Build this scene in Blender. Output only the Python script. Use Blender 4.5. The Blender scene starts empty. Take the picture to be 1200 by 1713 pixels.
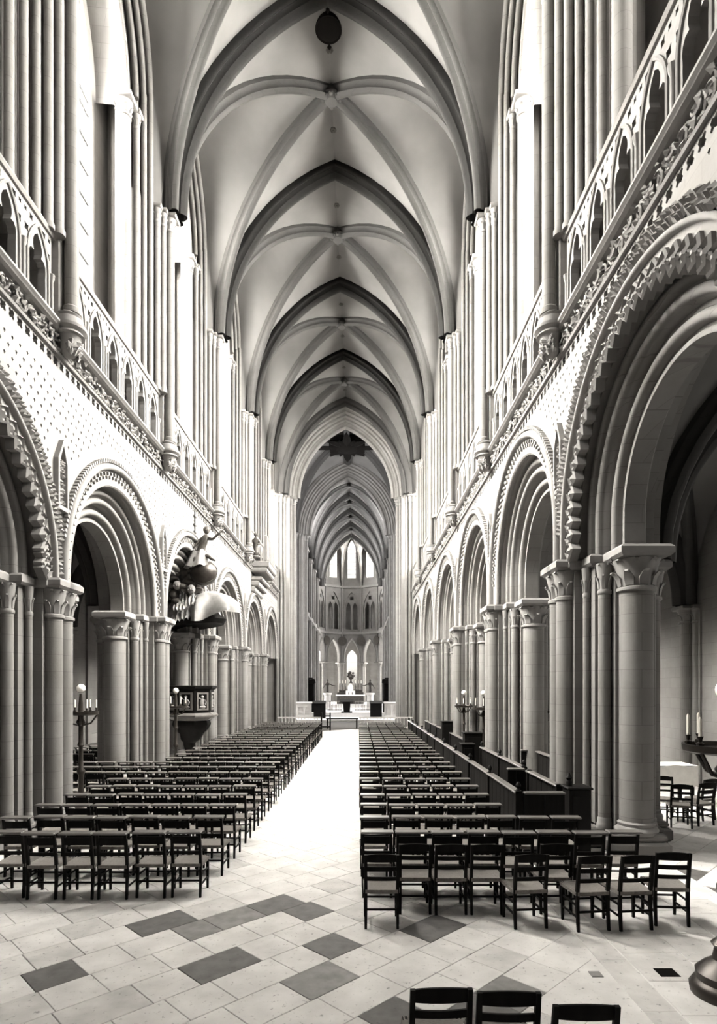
import bpy, math, random
from mathutils import Vector, Matrix
from mathutils.geometry import tessellate_polygon

random.seed(7)
PI = math.pi
scene = bpy.context.scene
COL = scene.collection

# ------------------------------------------------------------------ camera
CAMX, CAMZ = 0.92, 2.80
cam = bpy.data.cameras.new("camera")
cam.sensor_fit = 'HORIZONTAL'
cam.sensor_width = 36.0
cam.lens = 30.0                      # focal length 1000 px on a 1200 px wide frame
cam.shift_y = 0.2446                 # rising front: verticals stay vertical
cam.clip_end = 400
camo = bpy.data.objects.new("camera", cam)
camo.location = (CAMX, 0, CAMZ)
camo.rotation_euler = (PI / 2, 0, 0)
COL.objects.link(camo)
scene.camera = camo

# ------------------------------------------------------------------ world, exposure
w = bpy.data.worlds.new("sky")
scene.world = w
w.use_nodes = True
_nt = w.node_tree
_tc = _nt.nodes.new('ShaderNodeTexCoord'); _sp = _nt.nodes.new('ShaderNodeSeparateXYZ'); _cr = _nt.nodes.new('ShaderNodeValToRGB')
_nt.links.new(_tc.outputs['Generated'], _sp.inputs[0]); _nt.links.new(_sp.outputs[2], _cr.inputs['Fac'])
_cr.color_ramp.elements[0].position = 0.0; _cr.color_ramp.elements[0].color = (0.16, 0.15, 0.14, 1)      # ground
_cr.color_ramp.elements[1].position = 0.04; _cr.color_ramp.elements[1].color = (1.0, 0.985, 0.965, 1)    # overcast sky
_nt.links.new(_cr.outputs[0], _nt.nodes['Background'].inputs[0])
_nt.nodes['Background'].inputs[1].default_value = 1.6
vs = scene.view_settings
vs.view_transform = 'Standard'
vs.look = 'None'
vs.exposure = 0.0
vs.gamma = 1.0
vs.use_curve_mapping = False
scene.cycles.use_denoising = True
scene.cycles.max_bounces = 8
scene.cycles.diffuse_bounces = 2
scene.cycles.transparent_max_bounces = 8

# ------------------------------------------------------------------ layout of the place
BAY = 6.2
PIERY = {-1: -1.0, 0: 5.2, 1: 11.4, 2: 17.35, 3: 23.3, 4: 29.9, 5: 36.15, 6: 42.4}   # pier k; bay k lies between pier k and k+1
def bay_mid(k): return (PIERY[k] + PIERY[k + 1]) / 2
def bay_scale(k): return (PIERY[k + 1] - PIERY[k]) / BAY
WALLC = 5.6                                            # centre line of the arcade wall
ZS = {1: 5.15, -1: 4.82}                               # springing of the arcade, right and left
RA = {1: 2.58, -1: 2.58}                               # radius of the outer order
STILT = {1: 0.50, -1: 0.10}

# ------------------------------------------------------------------ daylight behind the windows
def window_light(name, loc, dirx, diry, sx, sz, power, color=(1.0, 0.985, 0.978), tilt=0.0):
    l = bpy.data.lights.new(name, 'AREA')
    l.shape = 'RECTANGLE'
    l.size = sx
    l.size_y = sz
    l.energy = power
    l.color = color
    o = bpy.data.objects.new(name, l)
    t = math.radians(tilt)                                  # sky light comes down through a window
    d = Vector((dirx * math.cos(t), diry * math.cos(t), -math.sin(t)))
    o.rotation_euler = d.to_track_quat('-Z', 'Y').to_euler()
    o.location = loc
    COL.objects.link(o)
    return o
P_RIGHT, P_LEFT = 66000, 72000
for k in range(0, 6):
    ym = bay_mid(k)
    for s, p in ((1, P_RIGHT), (-1, P_LEFT)):
        f = (0.20, 1.1, 1.0, 0.80, 0.62, 0.48)[k]          # the western bay stands in the shade of the towers
        window_light("daylight_clerestory", (s * (WALLC + 4.3), ym, 20.0), -s, 0, 5.4, 11.0, p * f, tilt=38)
for k in range(-1, 6):
    ym = bay_mid(k)
    if k >= 0: window_light("daylight_aisle", (10.95, ym, 4.9), -1, 0, 1.7, 3.8, 170)
for s in (1, -1):
    window_light("daylight_transept", (s * 12.9, 48.6, 14), -s, 0, 4, 8, 6500)
    for k in range(4):
        window_light("daylight_choir", (s * 4.75, 55.0 + 5.4 * k + 2.7, 18.9), -s, 0, 2.2, 4.6, 2800)
        window_light("daylight_choir_aisle", (s * 8.4, 55.0 + 5.4 * k + 2.7, 4.5), -s, 0, 1.6, 4.0, 1400)
for i in range(5):
    a = math.radians(18 + 36 * i)
    c, sn = math.cos(a), math.sin(a)
    window_light("daylight_apse", (4.55 * c, 76.8 + 4.55 * sn, 20.2), -c, -sn, 1.3, 5.4, 2100)
    window_light("daylight_ambulatory", (8.5 * c, 76.8 + 8.5 * sn, 5.2), -c, -sn, 1.5, 5.6, 2600)

# ------------------------------------------------------------------ materials
MATS = {}
def nodes_of(name):
    m = bpy.data.materials.new(name)
    m.use_nodes = True
    nt = m.node_tree
    b = nt.nodes['Principled BSDF']
    MATS[name] = m
    return m, nt, b
def link(nt, a, b):
    nt.links.new(a, b)
def simple(name, col, rough=0.7, metal=0.0, noise=0.0, scale=6.0, bump=0.0, spec=0.3, stretch=None, specks=0.0):
    m, nt, b = nodes_of(name)
    b.inputs['Roughness'].default_value = rough
    b.inputs['Metallic'].default_value = metal
    b.inputs['Specular IOR Level'].default_value = spec
    b.inputs['Base Color'].default_value = (*col, 1)
    if noise or bump:
        tc = nt.nodes.new('ShaderNodeTexCoord')
        src = tc.outputs['Object']
        if stretch:
            mp = nt.nodes.new('ShaderNodeMapping')
            mp.inputs['Scale'].default_value = stretch
            link(nt, src, mp.inputs['Vector']); src = mp.outputs['Vector']
        nz = nt.nodes.new('ShaderNodeTexNoise')
        nz.inputs['Scale'].default_value = scale
        nz.inputs['Detail'].default_value = 5
        link(nt, src, nz.inputs['Vector'])
        if noise:
            cr = nt.nodes.new('ShaderNodeValToRGB')
            cr.color_ramp.elements[0].position = 0.3
            cr.color_ramp.elements[1].position = 0.72
            cr.color_ramp.elements[0].color = (*[max(0, c * (1 - noise)) for c in col], 1)
            cr.color_ramp.elements[1].color = (*[min(1, c * (1 + noise)) for c in col], 1)
            link(nt, nz.outputs['Fac'], cr.inputs['Fac'])
            link(nt, cr.outputs['Color'], b.inputs['Base Color'])
            if specks:                                     # pits and dark worn specks
                n3 = nt.nodes.new('ShaderNodeTexNoise'); n3.inputs['Scale'].default_value = 17; n3.inputs['Detail'].default_value = 4; n3.inputs['Roughness'].default_value = 0.7
                link(nt, src, n3.inputs['Vector'])
                c3 = nt.nodes.new('ShaderNodeValToRGB')
                c3.color_ramp.elements[0].position = 0.30; c3.color_ramp.elements[1].position = 0.40
                c3.color_ramp.elements[0].color = (1 - specks, 1 - specks, 1 - specks, 1); c3.color_ramp.elements[1].color = (1, 1, 1, 1)
                link(nt, n3.outputs['Fac'], c3.inputs['Fac'])
                mx = nt.nodes.new('ShaderNodeMix'); mx.data_type = 'RGBA'; mx.blend_type = 'MULTIPLY'; mx.inputs['Factor'].default_value = 1.0
                link(nt, cr.outputs['Color'], mx.inputs['A']); link(nt, c3.outputs['Color'], mx.inputs['B'])
                link(nt, mx.outputs['Result'], b.inputs['Base Color'])
        if bump:
            bp = nt.nodes.new('ShaderNodeBump')
            bp.inputs['Strength'].default_value = bump
            bp.inputs['Distance'].default_value = 0.02
            link(nt, nz.outputs['Fac'], bp.inputs['Height'])
            link(nt, bp.outputs['Normal'], b.inputs['Normal'])
    return m
def masonry(name, col, mortar, bw, bh, var=0.12):
    """ashlar: faint coursed joints, stains and fine relief"""
    m, nt, b = nodes_of(name)
    b.inputs['Roughness'].default_value = 0.85
    b.inputs['Specular IOR Level'].default_value = 0.2
    g = nt.nodes.new('ShaderNodeNewGeometry')
    sp = nt.nodes.new('ShaderNodeSeparateXYZ'); link(nt, g.outputs['Position'], sp.inputs[0])
    ad = nt.nodes.new('ShaderNodeMath'); ad.operation = 'ADD'
    link(nt, sp.outputs[0], ad.inputs[0]); link(nt, sp.outputs[1], ad.inputs[1])
    cb = nt.nodes.new('ShaderNodeCombineXYZ')
    link(nt, ad.outputs[0], cb.inputs[0]); link(nt, sp.outputs[2], cb.inputs[1])
    br = nt.nodes.new('ShaderNodeTexBrick')
    br.inputs['Scale'].default_value = 1.0
    br.inputs['Brick Width'].default_value = bw
    br.inputs['Row Height'].default_value = bh
    br.inputs['Mortar Size'].default_value = 0.006
    br.inputs['Mortar Smooth'].default_value = 0.4
    br.inputs['Color1'].default_value = (*col, 1)
    br.inputs['Color2'].default_value = (*[c * 0.9 for c in col], 1)
    br.inputs['Mortar'].default_value = (*mortar, 1)
    link(nt, cb.outputs[0], br.inputs['Vector'])
    nz = nt.nodes.new('ShaderNodeTexNoise'); nz.inputs['Scale'].default_value = 0.8; nz.inputs['Detail'].default_value = 8
    nz.inputs['Roughness'].default_value = 0.65
    link(nt, g.outputs['Position'], nz.inputs['Vector'])
    cr = nt.nodes.new('ShaderNodeValToRGB')
    cr.color_ramp.elements[0].position = 0.32; cr.color_ramp.elements[1].position = 0.62
    v = 1 - 2 * var
    cr.color_ramp.elements[0].color = (v, v * 0.985, v * 0.96, 1); cr.color_ramp.elements[1].color = (1, 1, 1, 1)
    link(nt, nz.outputs['Fac'], cr.inputs['Fac'])
    mx = nt.nodes.new('ShaderNodeMix'); mx.data_type = 'RGBA'; mx.blend_type = 'MULTIPLY'
    mx.inputs['Factor'].default_value = 1.0
    link(nt, br.outputs['Color'], mx.inputs['A']); link(nt, cr.outputs['Color'], mx.inputs['B'])
    link(nt, mx.outputs['Result'], b.inputs['Base Color'])
    n2 = nt.nodes.new('ShaderNodeTexNoise'); n2.inputs['Scale'].default_value = 22; n2.inputs['Detail'].default_value = 4
    link(nt, g.outputs['Position'], n2.inputs['Vector'])
    bp = nt.nodes.new('ShaderNodeBump'); bp.inputs['Strength'].default_value = 0.25; bp.inputs['Distance'].default_value = 0.01
    link(nt, n2.outputs['Fac'], bp.inputs['Height']); link(nt, bp.outputs['Normal'], b.inputs['Normal'])
    return m
STONE = masonry('ashlar stone', (0.155, 0.150, 0.1445), (0.108, 0.104, 0.10), 0.62, 0.31, 0.10)
WALLST = masonry('smooth wall stone', (0.20, 0.194, 0.187), (0.162, 0.157, 0.151), 0.7, 0.35, 0.06)
RIB_SHADE = masonry('vault rib stone with painted shade', (0.036, 0.035, 0.034), (0.028, 0.0272, 0.0264), 0.5, 0.3, 0.08)  # darker than the ashlar: shade on ribs and bosses put into the colour
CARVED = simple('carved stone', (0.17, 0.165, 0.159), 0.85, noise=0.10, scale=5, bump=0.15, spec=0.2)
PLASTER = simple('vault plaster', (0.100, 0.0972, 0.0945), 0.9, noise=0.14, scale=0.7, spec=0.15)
FLAG = simple('pale flagstone', (0.55, 0.534, 0.517), 0.6, noise=0.15, scale=2.6, bump=0.12, spec=0.3, specks=0.62)
FLAG2 = simple('grey flagstone', (0.47, 0.456, 0.44), 0.6, noise=0.2, scale=3.0, bump=0.12, spec=0.3, specks=0.62)
FLAGD = simple('dark slate flagstone', (0.115, 0.111, 0.107), 0.55, noise=0.22, scale=7, bump=0.1, spec=0.3, specks=0.4)
FLAGM = simple('worn slate flagstone', (0.19, 0.184, 0.178), 0.55, noise=0.22, scale=7, bump=0.1, spec=0.4)
JOINT = simple('floor joint', (0.09, 0.085, 0.08), 0.9, noise=0.2, scale=9)
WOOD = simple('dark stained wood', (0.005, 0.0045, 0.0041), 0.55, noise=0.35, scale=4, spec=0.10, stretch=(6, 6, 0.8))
WOODL = simple('worn arm rest wood', (0.10, 0.094, 0.088), 0.30, noise=0.3, scale=6, spec=0.6)
RUSH = simple('woven rush', (0.15, 0.139, 0.127), 0.8, noise=0.25, scale=30, bump=0.4, stretch=(1, 6, 1))
BRONZE = simple('dark bronze', (0.035, 0.030, 0.026), 0.38, metal=0.6, noise=0.3, scale=9, spec=0.5)
IRON = simple('blackened iron', (0.02, 0.019, 0.018), 0.6)
WAX = simple('candle wax', (0.82, 0.78, 0.70), 0.5)
OPAL = simple('opal lamp glass', (0.9, 0.88, 0.84), 0.15, spec=0.6)
LEAD = simple('window lead', (0.06, 0.06, 0.06), 0.7)
PALE = simple('pale limestone', (0.60, 0.583, 0.565), 0.8, noise=0.08, scale=4)
WHITE = simple('white cloth', (0.78, 0.76, 0.72), 0.85, noise=0.06, scale=12)
HOLE = simple('soot dark timber', (0.006, 0.0055, 0.005), 0.95, spec=0.03)
DRAPE = simple('bleached drapery', (0.22, 0.213, 0.206), 0.7, noise=0.2, scale=5)
GILT = simple('dull gilt carving', (0.045, 0.041, 0.037), 0.5, noise=0.4, scale=9, spec=0.2)
def glass_mat():
    m, nt, b = nodes_of('clear leaded glass')
    out = nt.nodes['Material Output']
    tr = nt.nodes.new('ShaderNodeBsdfTransparent')
    tr.inputs[0].default_value = (0.92, 0.91, 0.88, 1)
    gl = nt.nodes.new('ShaderNodeBsdfGlossy'); gl.inputs['Roughness'].default_value = 0.1
    mx = nt.nodes.new('ShaderNodeMixShader'); mx.inputs[0].default_value = 0.06
    link(nt, tr.outputs[0], mx.inputs[1]); link(nt, gl.outputs[0], mx.inputs[2])
    link(nt, mx.outputs[0], out.inputs['Surface'])
    nt.nodes.remove(b)
    return m
GLASS = glass_mat()

# ------------------------------------------------------------------ mesh helpers
class MB:
    def __init__(self):
        self.v = []; self.f = []; self.m = []; self.cur = 0
    def add(self, vs, fs):
        o = len(self.v)
        self.v.extend([tuple(p) for p in vs])
        for f in fs:
            self.f.append(tuple(i + o for i in f)); self.m.append(self.cur)
    def box(self, x0, x1, y0, y1, z0, z1):
        self.add([(x0, y0, z0), (x1, y0, z0), (x1, y1, z0), (x0, y1, z0), (x0, y0, z1), (x1, y0, z1), (x1, y1, z1), (x0, y1, z1)],
                 [(3, 2, 1, 0), (4, 5, 6, 7), (0, 1, 5, 4), (1, 2, 6, 5), (2, 3, 7, 6), (3, 0, 4, 7)])
    def cbox(self, c, s):
        self.box(c[0] - s[0] / 2, c[0] + s[0] / 2, c[1] - s[1] / 2, c[1] + s[1] / 2, c[2] - s[2] / 2, c[2] + s[2] / 2)
    def bbox(self, x0, x1, y0, y1, z0, z1, b):
        """box with its upper and lower edges chamfered"""
        self.lofts([[(x0 + b, y0 + b, z0), (x1 - b, y0 + b, z0), (x1 - b, y1 - b, z0), (x0 + b, y1 - b, z0)],
                    [(x0, y0, z0 + b), (x1, y0, z0 + b), (x1, y1, z0 + b), (x0, y1, z0 + b)],
                    [(x0, y0, z1 - b), (x1, y0, z1 - b), (x1, y1, z1 - b), (x0, y1, z1 - b)],
                    [(x0 + b, y0 + b, z1), (x1 - b, y0 + b, z1), (x1 - b, y1 - b, z1), (x0 + b, y1 - b, z1)]])
    def lofts(self, rings, caps=True, closed=True):
        n = len(rings[0]); vs = [p for r in rings for p in r]; fs = []
        for i in range(len(rings) - 1):
            for j in range(n if closed else n - 1):
                a = i * n + j; b = i * n + (j + 1) % n
                fs.append((a, b, b + n, a + n))
        if caps:
            fs.append(tuple(range(n - 1, -1, -1))); fs.append(tuple(range((len(rings) - 1) * n, len(rings) * n)))
        self.add(vs, fs)
    def grid(self, rows):
        self.lofts(rows, caps=False, closed=False)
    def bar(self, p0, p1, w, d, up=(0, 0, 1)):
        p0 = Vector(p0); p1 = Vector(p1); t = (p1 - p0).normalized()
        u = Vector(up)
        if abs(t.dot(u)) > 0.98: u = Vector((0, 1, 0))
        s = t.cross(u).normalized(); n = s.cross(t)
        rings = []
        for p in (p0, p1):
            rings.append([p + s * a * w / 2 + n * b * d / 2 for a, b in ((-1, -1), (1, -1), (1, 1), (-1, 1))])
        self.lofts(rings)
    def tube(self, pts, r, n=8, caps=True):
        pts = [Vector(p) for p in pts]; rings = []
        rr = r if isinstance(r, (list, tuple)) else [r] * len(pts)
        ref = None
        for i, p in enumerate(pts):
            t = (pts[min(i + 1, len(pts) - 1)] - pts[max(i - 1, 0)])
            t = t.normalized() if t.length > 1e-9 else Vector((0, 0, 1))
            if ref is None:
                ref = Vector((1, 0, 0)) if abs(t.x) < 0.9 else Vector((0, 1, 0))
            s = (ref - t * ref.dot(t)).normalized(); ref = s
            u = t.cross(s)
            rings.append([p + (s * math.cos(2 * PI * j / n) + u * math.sin(2 * PI * j / n)) * rr[i] for j in range(n)])
        self.lofts(rings, caps)
    def lathe(self, cx, cy, prof, n=12, a0=0.0, a1=2 * PI):
        full = abs(a1 - a0 - 2 * PI) < 1e-6
        m = n if full else n + 1
        rings = [[(cx + r * math.cos(a0 + (a1 - a0) * j / n), cy + r * math.sin(a0 + (a1 - a0) * j / n), z) for j in range(m)] for r, z in prof]
        self.lofts(rings, caps=full, closed=full)
    def ball(self, c, r, n=10, m=6):
        rx, ry, rz = r if isinstance(r, (tuple, list)) else (r, r, r)
        rings = []
        for i in range(m + 1):
            a = -PI / 2 + PI * i / m; k = max(math.cos(a), 0.02)
            rings.append([(c[0] + rx * k * math.cos(2 * PI * j / n), c[1] + ry * k * math.sin(2 * PI * j / n), c[2] + rz * math.sin(a)) for j in range(n)])
        self.lofts(rings)
    def sweep(self, pts, prof, B):
        """prof (b, n): b along B, n towards the inside of the curve (B x T)"""
        pts = [Vector(p) for p in pts]; B = Vector(B).normalized(); rows = []
        for i, p in enumerate(pts):
            t = (pts[min(i + 1, len(pts) - 1)] - pts[max(i - 1, 0)]).normalized()
            n = B.cross(t).normalized()
            rows.append([p + B * b + n * q for b, q in prof])
        self.grid(rows)
    def plate(self, outer, holes, x0, x1, tube=True):
        """(y, z) outline with holes, from depth x0 to x1"""
        loops = [outer] + list(holes)
        flat = [p for l in loops for p in l]
        tris = tessellate_polygon([[Vector((p[0], p[1], 0)) for p in l] for l in loops])
        n = len(flat)
        vs = [(x0, p[0], p[1]) for p in flat] + [(x1, p[0], p[1]) for p in flat]
        fs = [tuple(t) for t in tris] + [tuple(i + n for i in reversed(t)) for t in tris]
        o = 0
        for l in loops:
            k = len(l)
            for i in range(k):
                a, b = o + i, o + (i + 1) % k
                fs.append((a, b, b + n, a + n))
            o += k
        self.add(vs, fs)
    def merge(self, other, M=None, cur=None):
        o = len(self.v)
        self.v.extend([tuple(M @ Vector(p)) for p in other.v] if M else other.v)
        for f, m in zip(other.f, other.m):
            self.f.append(tuple(i + o for i in f)); self.m.append(m if cur is None else cur)
    def mesh(self, name, mats, smooth=None):
        me = bpy.data.meshes.new(name)
        me.from_pydata(self.v, [], self.f)
        if not isinstance(mats, (list, tuple)): mats = [mats]
        for m in mats: me.materials.append(m)
        if len(mats) > 1: me.polygons.foreach_set('material_index', self.m)
        if smooth:
            me.polygons.foreach_set('use_smooth', [True] * len(me.polygons))
            me.set_sharp_from_angle(angle=math.radians(smooth))
        me.update()
        return me

def put(name, me, parent=None, loc=(0, 0, 0), rz=0.0):
    o = bpy.data.objects.new(name, me)
    o.location = loc
    o.rotation_euler = (0, 0, rz)
    o.parent = parent
    COL.objects.link(o)
    return o
def tag(o, label=None, cat=None, group=None, kind=None):
    if label: o['label'] = label
    if cat: o['category'] = cat
    if group: o['group'] = group
    if kind: o['kind'] = kind
    return o
def copy_tree(o, parent=None):
    c = o.copy(); COL.objects.link(c); c.parent = parent
    for ch in KIDS.get(o.name, ()):
        copy_tree(ch, c)
    return c
KIDS = {}
def part(name, mb, mat, parent, smooth=None):
    o = put(name, mb if isinstance(mb, bpy.types.Mesh) else mb.mesh(name, mat, smooth), parent)
    KIDS.setdefault(parent.name, []).append(o)
    return o
def setting(name, me=None, loc=(0, 0, 0), rz=0.0, label=None, cat=None):
    o = put(name, me, None, loc, rz)
    return tag(o, label, cat, kind='structure')
def side_place(proto_fn, side, Y):
    pass
ORD = ["first", "second", "third", "fourth", "fifth", "sixth", "seventh", "eighth", "ninth", "tenth", "eleventh", "twelfth", "thirteenth",
       "fourteenth", "fifteenth", "sixteenth", "seventeenth", "eighteenth", "nineteenth", "twentieth"]
def ordinal(i):
    if i < 20: return ORD[i]
    t = {20: "twenty", 30: "thirty", 40: "forty"}[(i + 1) // 10 * 10]
    return t + "-" + ORD[(i + 1) % 10 - 1] if (i + 1) % 10 else {"twenty": "twentieth", "thirty": "thirtieth", "forty": "fortieth"}[t]

def pointed(a, h, n=14, stilt=0.0):
    """half of a pointed arch: (s, z) from the springer (0, 0) to the apex (a, h)"""
    h2 = h - stilt
    R = (h2 * h2 + a * a) / (2 * a)
    top = math.asin(min(1, h2 / R)) if R >= a else PI - math.asin(min(1, h2 / R))
    pts = []
    if stilt > 0: pts.append((0, 0))
    for i in range(n + 1):
        t = top * i / n
        pts.append((R - R * math.cos(t), stilt + R * math.sin(t)))
    return pts
def lancet(hw, z0, zsp, ztop, n=9, cy=0.0):
    """closed outline of a pointed opening"""
    half = pointed(hw, ztop - zsp, n)
    l = [(cy - hw + s, zsp + z) for s, z in half]
    r = [(cy + hw - s, zsp + z) for s, z in half[:-1]][::-1]
    return [(cy - hw, z0)] + l + r + [(cy + hw, z0)]
def rect(y0, y1, z0, z1):
    return [(y0, z0), (y0, z1), (y1, z1), (y1, z0)]
def quatre(cy, cz, r, n=4):
    pts = []
    for q in range(4):
        a = PI / 4 + q * PI / 2
        ox, oz = cy + r * 0.55 * math.cos(a), cz + r * 0.55 * math.sin(a)
        for i in range(n):
            b = a - PI * 0.6 + PI * 1.2 * i / (n - 1)
            pts.append((ox + r * 0.5 * math.cos(b), oz + r * 0.5 * math.sin(b)))
    return pts[::-1]

# ================================================================== FLOOR
F = MB(); F.box(-11, 11, -3.2, 90, -0.35, -0.012)
floor = setting('floor', F.mesh('floor', JOINT), label='pale stone paved floor of the nave, aisles and choir', cat='floor')
# paving beyond the reach of single stones: strips of joined slabs
def slab(mb, u0, u1, v0, v1, M, g=0.0035):
    b = 0.004
    rings = []
    for z, k in ((-0.03, 0), (-b, 0), (0.0, b)):
        rings.append([M @ Vector((u0 + g + k, v0 + g + k, z)), M @ Vector((u1 - g - k, v0 + g + k, z)), M @ Vector((u1 - g - k, v1 - g - k, z)), M @ Vector((u0 + g + k, v1 - g - k, z))])
    mb.lofts(rings)
ROT = Matrix.Rotation(PI / 4, 4, 'Z')
TRANS = Matrix.Translation((CAMX, 0, 0))
DIAG = TRANS @ ROT                           # u runs to the right and away, v to the left and away
INV = DIAG.inverted()
def inside(t, lst):
    for p in lst:
        q = INV @ Vector((p[0] + CAMX, p[1], 0))
        if t[0] <= q.x < t[1] and t[2] <= q.y < t[3]: return True
    return False
DARK = [(-1.67, 5.90), (-0.62, 7.58), (-0.45, 6.46), (-2.42, 6.75), (-3.15, 5.95), (0.78, 6.9), (0.30, 5.22), (-1.15, 7.75), (0.85, 5.1)]
STRIPS = [(-0.70, 5.72), (-1.42, 7.62), (-2.1, 6.95), (1.5, 5.6)]
def near(c, lst, d=0.25):
    return any((c[0] - p[0]) ** 2 + (c[1] - p[1]) ** 2 < d * d for p in lst)
S = 0.475
tiles = []
rest = MB()
for j in range(-4, 60):
    v0 = 0.28 + j * S
    u = -3.0 + random.uniform(0, 0.4)
    while u < 28:
        ln = random.choice([0.475, 0.475, 0.475, 0.62, 0.42, 0.70])
        c = DIAG @ Vector((u + ln / 2, v0 + S / 2, 0))
        X, Y = c.x - CAMX, c.y
        if c.y > 3.2 and c.y < 34 and -5.9 < X < (2.12 if c.y < 9.4 else 2.42):
            show = (Y < 8.3 and -0.62 * Y - 0.4 < X) or (-2.1 < X < 0.15 and Y < 15.5)
            if show: tiles.append((u, u + ln, v0, v0 + S, X, Y))
            else: slab(rest, u, u + ln, v0, v0 + S, DIAG)
        elif -3 < c.y < 58 and -11 < c.x < 11 and not (2.05 < X < 5.0 and c.y < 9.4):
            if c.y < 45: slab(rest, u, u + ln, v0, v0 + S, DIAG)
        u += ln
tiles.sort(key=lambda t: t[5] + (0 if t[5] < 9 else 1))
for i, (u0, u1, v0, v1, X, Y) in enumerate(tiles):
    if i >= 258:
        slab(rest, u0, u1, v0, v1, DIAG); continue
    r = random.random()
    tt = (u0, u1, v0, v1)
    mat = FLAGD if inside(tt, DARK) else (FLAGM if inside(tt, STRIPS) else (FLAG2 if r < 0.22 else FLAG))
    t = MB(); slab(t, u0, u1, v0, v1, DIAG, random.uniform(0.002, 0.0045))
    put('flagstone', t.mesh('flagstone', mat), floor)
# dressed border strip and the straight-laid slabs beside it
for i in range(6):
    t = MB(); slab(t, 2.46, 2.76, 3.2 + i * 0.98, 3.2 + (i + 1) * 0.98, TRANS)
    put('flagstone', t.mesh('flagstone', FLAG2), floor)
for r in range(3):
    y = 3.1 + 0.3 * r
    while y < 9.0:
        ln = random.choice([0.5, 0.7, 0.6])
        t = MB(); slab(t, 2.77 + r * 0.62, 2.77 + (r + 1) * 0.62, y, y + ln, TRANS)
        put('flagstone', t.mesh('flagstone', FLAG if random.random() < 0.7 else FLAG2), floor)
        y += ln
rest.box(CAMX + 1.6, CAMX + 4.9, 3.0, 9.6, -0.02, -0.004)
o = put('paving_slabs', rest.mesh('paving_slabs', FLAG), floor); tag(o, kind='stuff')
t = MB(); slab(t, 2.93, 3.13, 5.78, 5.96, TRANS); t.v = [(x, y, z + 0.004) for x, y, z in t.v]
put('drain_cover', t.mesh('drain_cover', HOLE), floor)
t = MB(); slab(t, 2.26, 2.38, 5.78, 5.9, TRANS); t.v = [(x, y, z + 0.004) for x, y, z in t.v]
put('drain_cover', t.mesh('drain_cover', FLAGM), floor)
# choir steps
F = MB()
for i, y in enumerate((48.5, 53.6, 54.0, 69.0, 69.5)):
    F.box(-4.4, 4.4, y, 84.5, 0.0 + 0.16 * i, 0.16 * (i + 1) - 0.001)
part('choir_steps', F, PALE, floor)

# ================================================================== ARCADE PIERS
def leafy_capital(mb, cx, cy, r, z0, z1, n=14, leaves=8, a0=0.0, rows=2):
    h = z1 - z0
    mb.lathe(cx, cy, [(r * 1.0, z0 - 0.02), (r * 1.18, z0), (r * 1.18, z0 + 0.05), (r * 1.0, z0 + 0.07), (r * 1.04, z0 + 0.3 * h), (r * 1.16, z0 + 0.65 * h), (r * 1.42, z1)], n)
    for row in range(rows):
        zb = z0 + 0.08 + row * 0.38 * h
        zt = zb + 0.46 * h
        for i in range(leaves):
            a = a0 + 2 * PI * (i + 0.5 * row) / leaves
            c, s = math.cos(a), math.sin(a)
            wv = r * 0.30
            pts = []
            for (q, rad, wd) in ((0.0, 1.03, 0.8), (0.5, 1.14, 1.0), (0.85, 1.38, 0.7), (1.0, 1.52, 0.45), (0.88, 1.60, 0.3)):
                z = zb + q * (zt - zb); R = r * rad
                pts.append([(cx + c * R - s * k * wv * wd, cy + s * R + c * k * wv * wd, z) for k in (-1, 1)]
                           + [(cx + c * (R - 0.16 * r) + s * -k * wv * wd, cy + s * (R - 0.16 * r) + c * k * wv * wd, z - 0.01) for k in (1, -1)])
            mb.lofts(pts)
def build_pier(side):
    zs = ZS[side]
    ab = 0.2
    zb0, zb1 = zs - 0.72, zs - ab
    root = setting('arcade_pier')
    c = MB()
    for x, y in ((0.72, 0.45), (0.50, 0.84), (0.28, 1.16)):
        c.box(-x, x, -y, y, 0.4, zs - ab)
    part('core', c, STONE, root)
    c = MB()
    for x, y in ((0.84, 0.52), (0.62, 0.93), (0.40, 1.24)):
        c.bbox(-x, x, -y, y, zs - ab, zs, 0.045)
    part('abacus_course', c, CARVED, root)
    c = MB()
    for x, y in ((1.02, 0.58), (0.70, 1.02), (0.46, 1.62)):
        c.bbox(-x, x, -y, y, 0.0, 0.24, 0.04)
        c.bbox(-x + 0.05, x - 0.05, -y + 0.05, y - 0.05, 0.24, 0.36, 0.04)
    part('plinth', c, STONE, root)
    shafts = []
    for sx in (-1, 1):
        for sy in (-1, 1):
            shafts.append((sx * 0.79, sy * 0.195, 0.172))
            shafts.append((sx * 0.56, sy * 0.60, 0.062))
            shafts.append((sx * 0.39, sy * 0.98, 0.105))
    for sy in (-1, 1):
        shafts.append((0.04, sy * 1.24, 0.275))
    for x, y, r in shafts:
        m = MB()
        m.lathe(x, y, [(r, 0.4), (r, zb0)], 20 if r > 0.15 else 12)
        sh = part('shaft', m, STONE, root, 40)
        m = MB()
        m.lathe(x, y, [(r * 1.25, 0.34), (r * 1.3, 0.40), (r * 1.2, 0.45), (r * 1.08, 0.47), (r * 1.14, 0.52), (r, 0.55)], 16)
        part('base', m, CARVED, root, 40)
        m = MB()
        leafy_capital(m, x, y, r, zb0, zb1, 16 if r > 0.15 else 10, 8 if r > 0.15 else 6, rows=2 if r > 0.08 else 1)
        cap = part('capital', m, CARVED, root, 50)
        if r > 0.15:
            m = MB(); k = r * 1.6
            m.bbox(x - k, x + k, y - k, y + k, zb1 + 0.01, zs + 0.003, 0.05)
            part('abacus', m, CARVED, root)
    return root
pier_proto = {1: build_pier(1), -1: build_pier(-1)}
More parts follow.
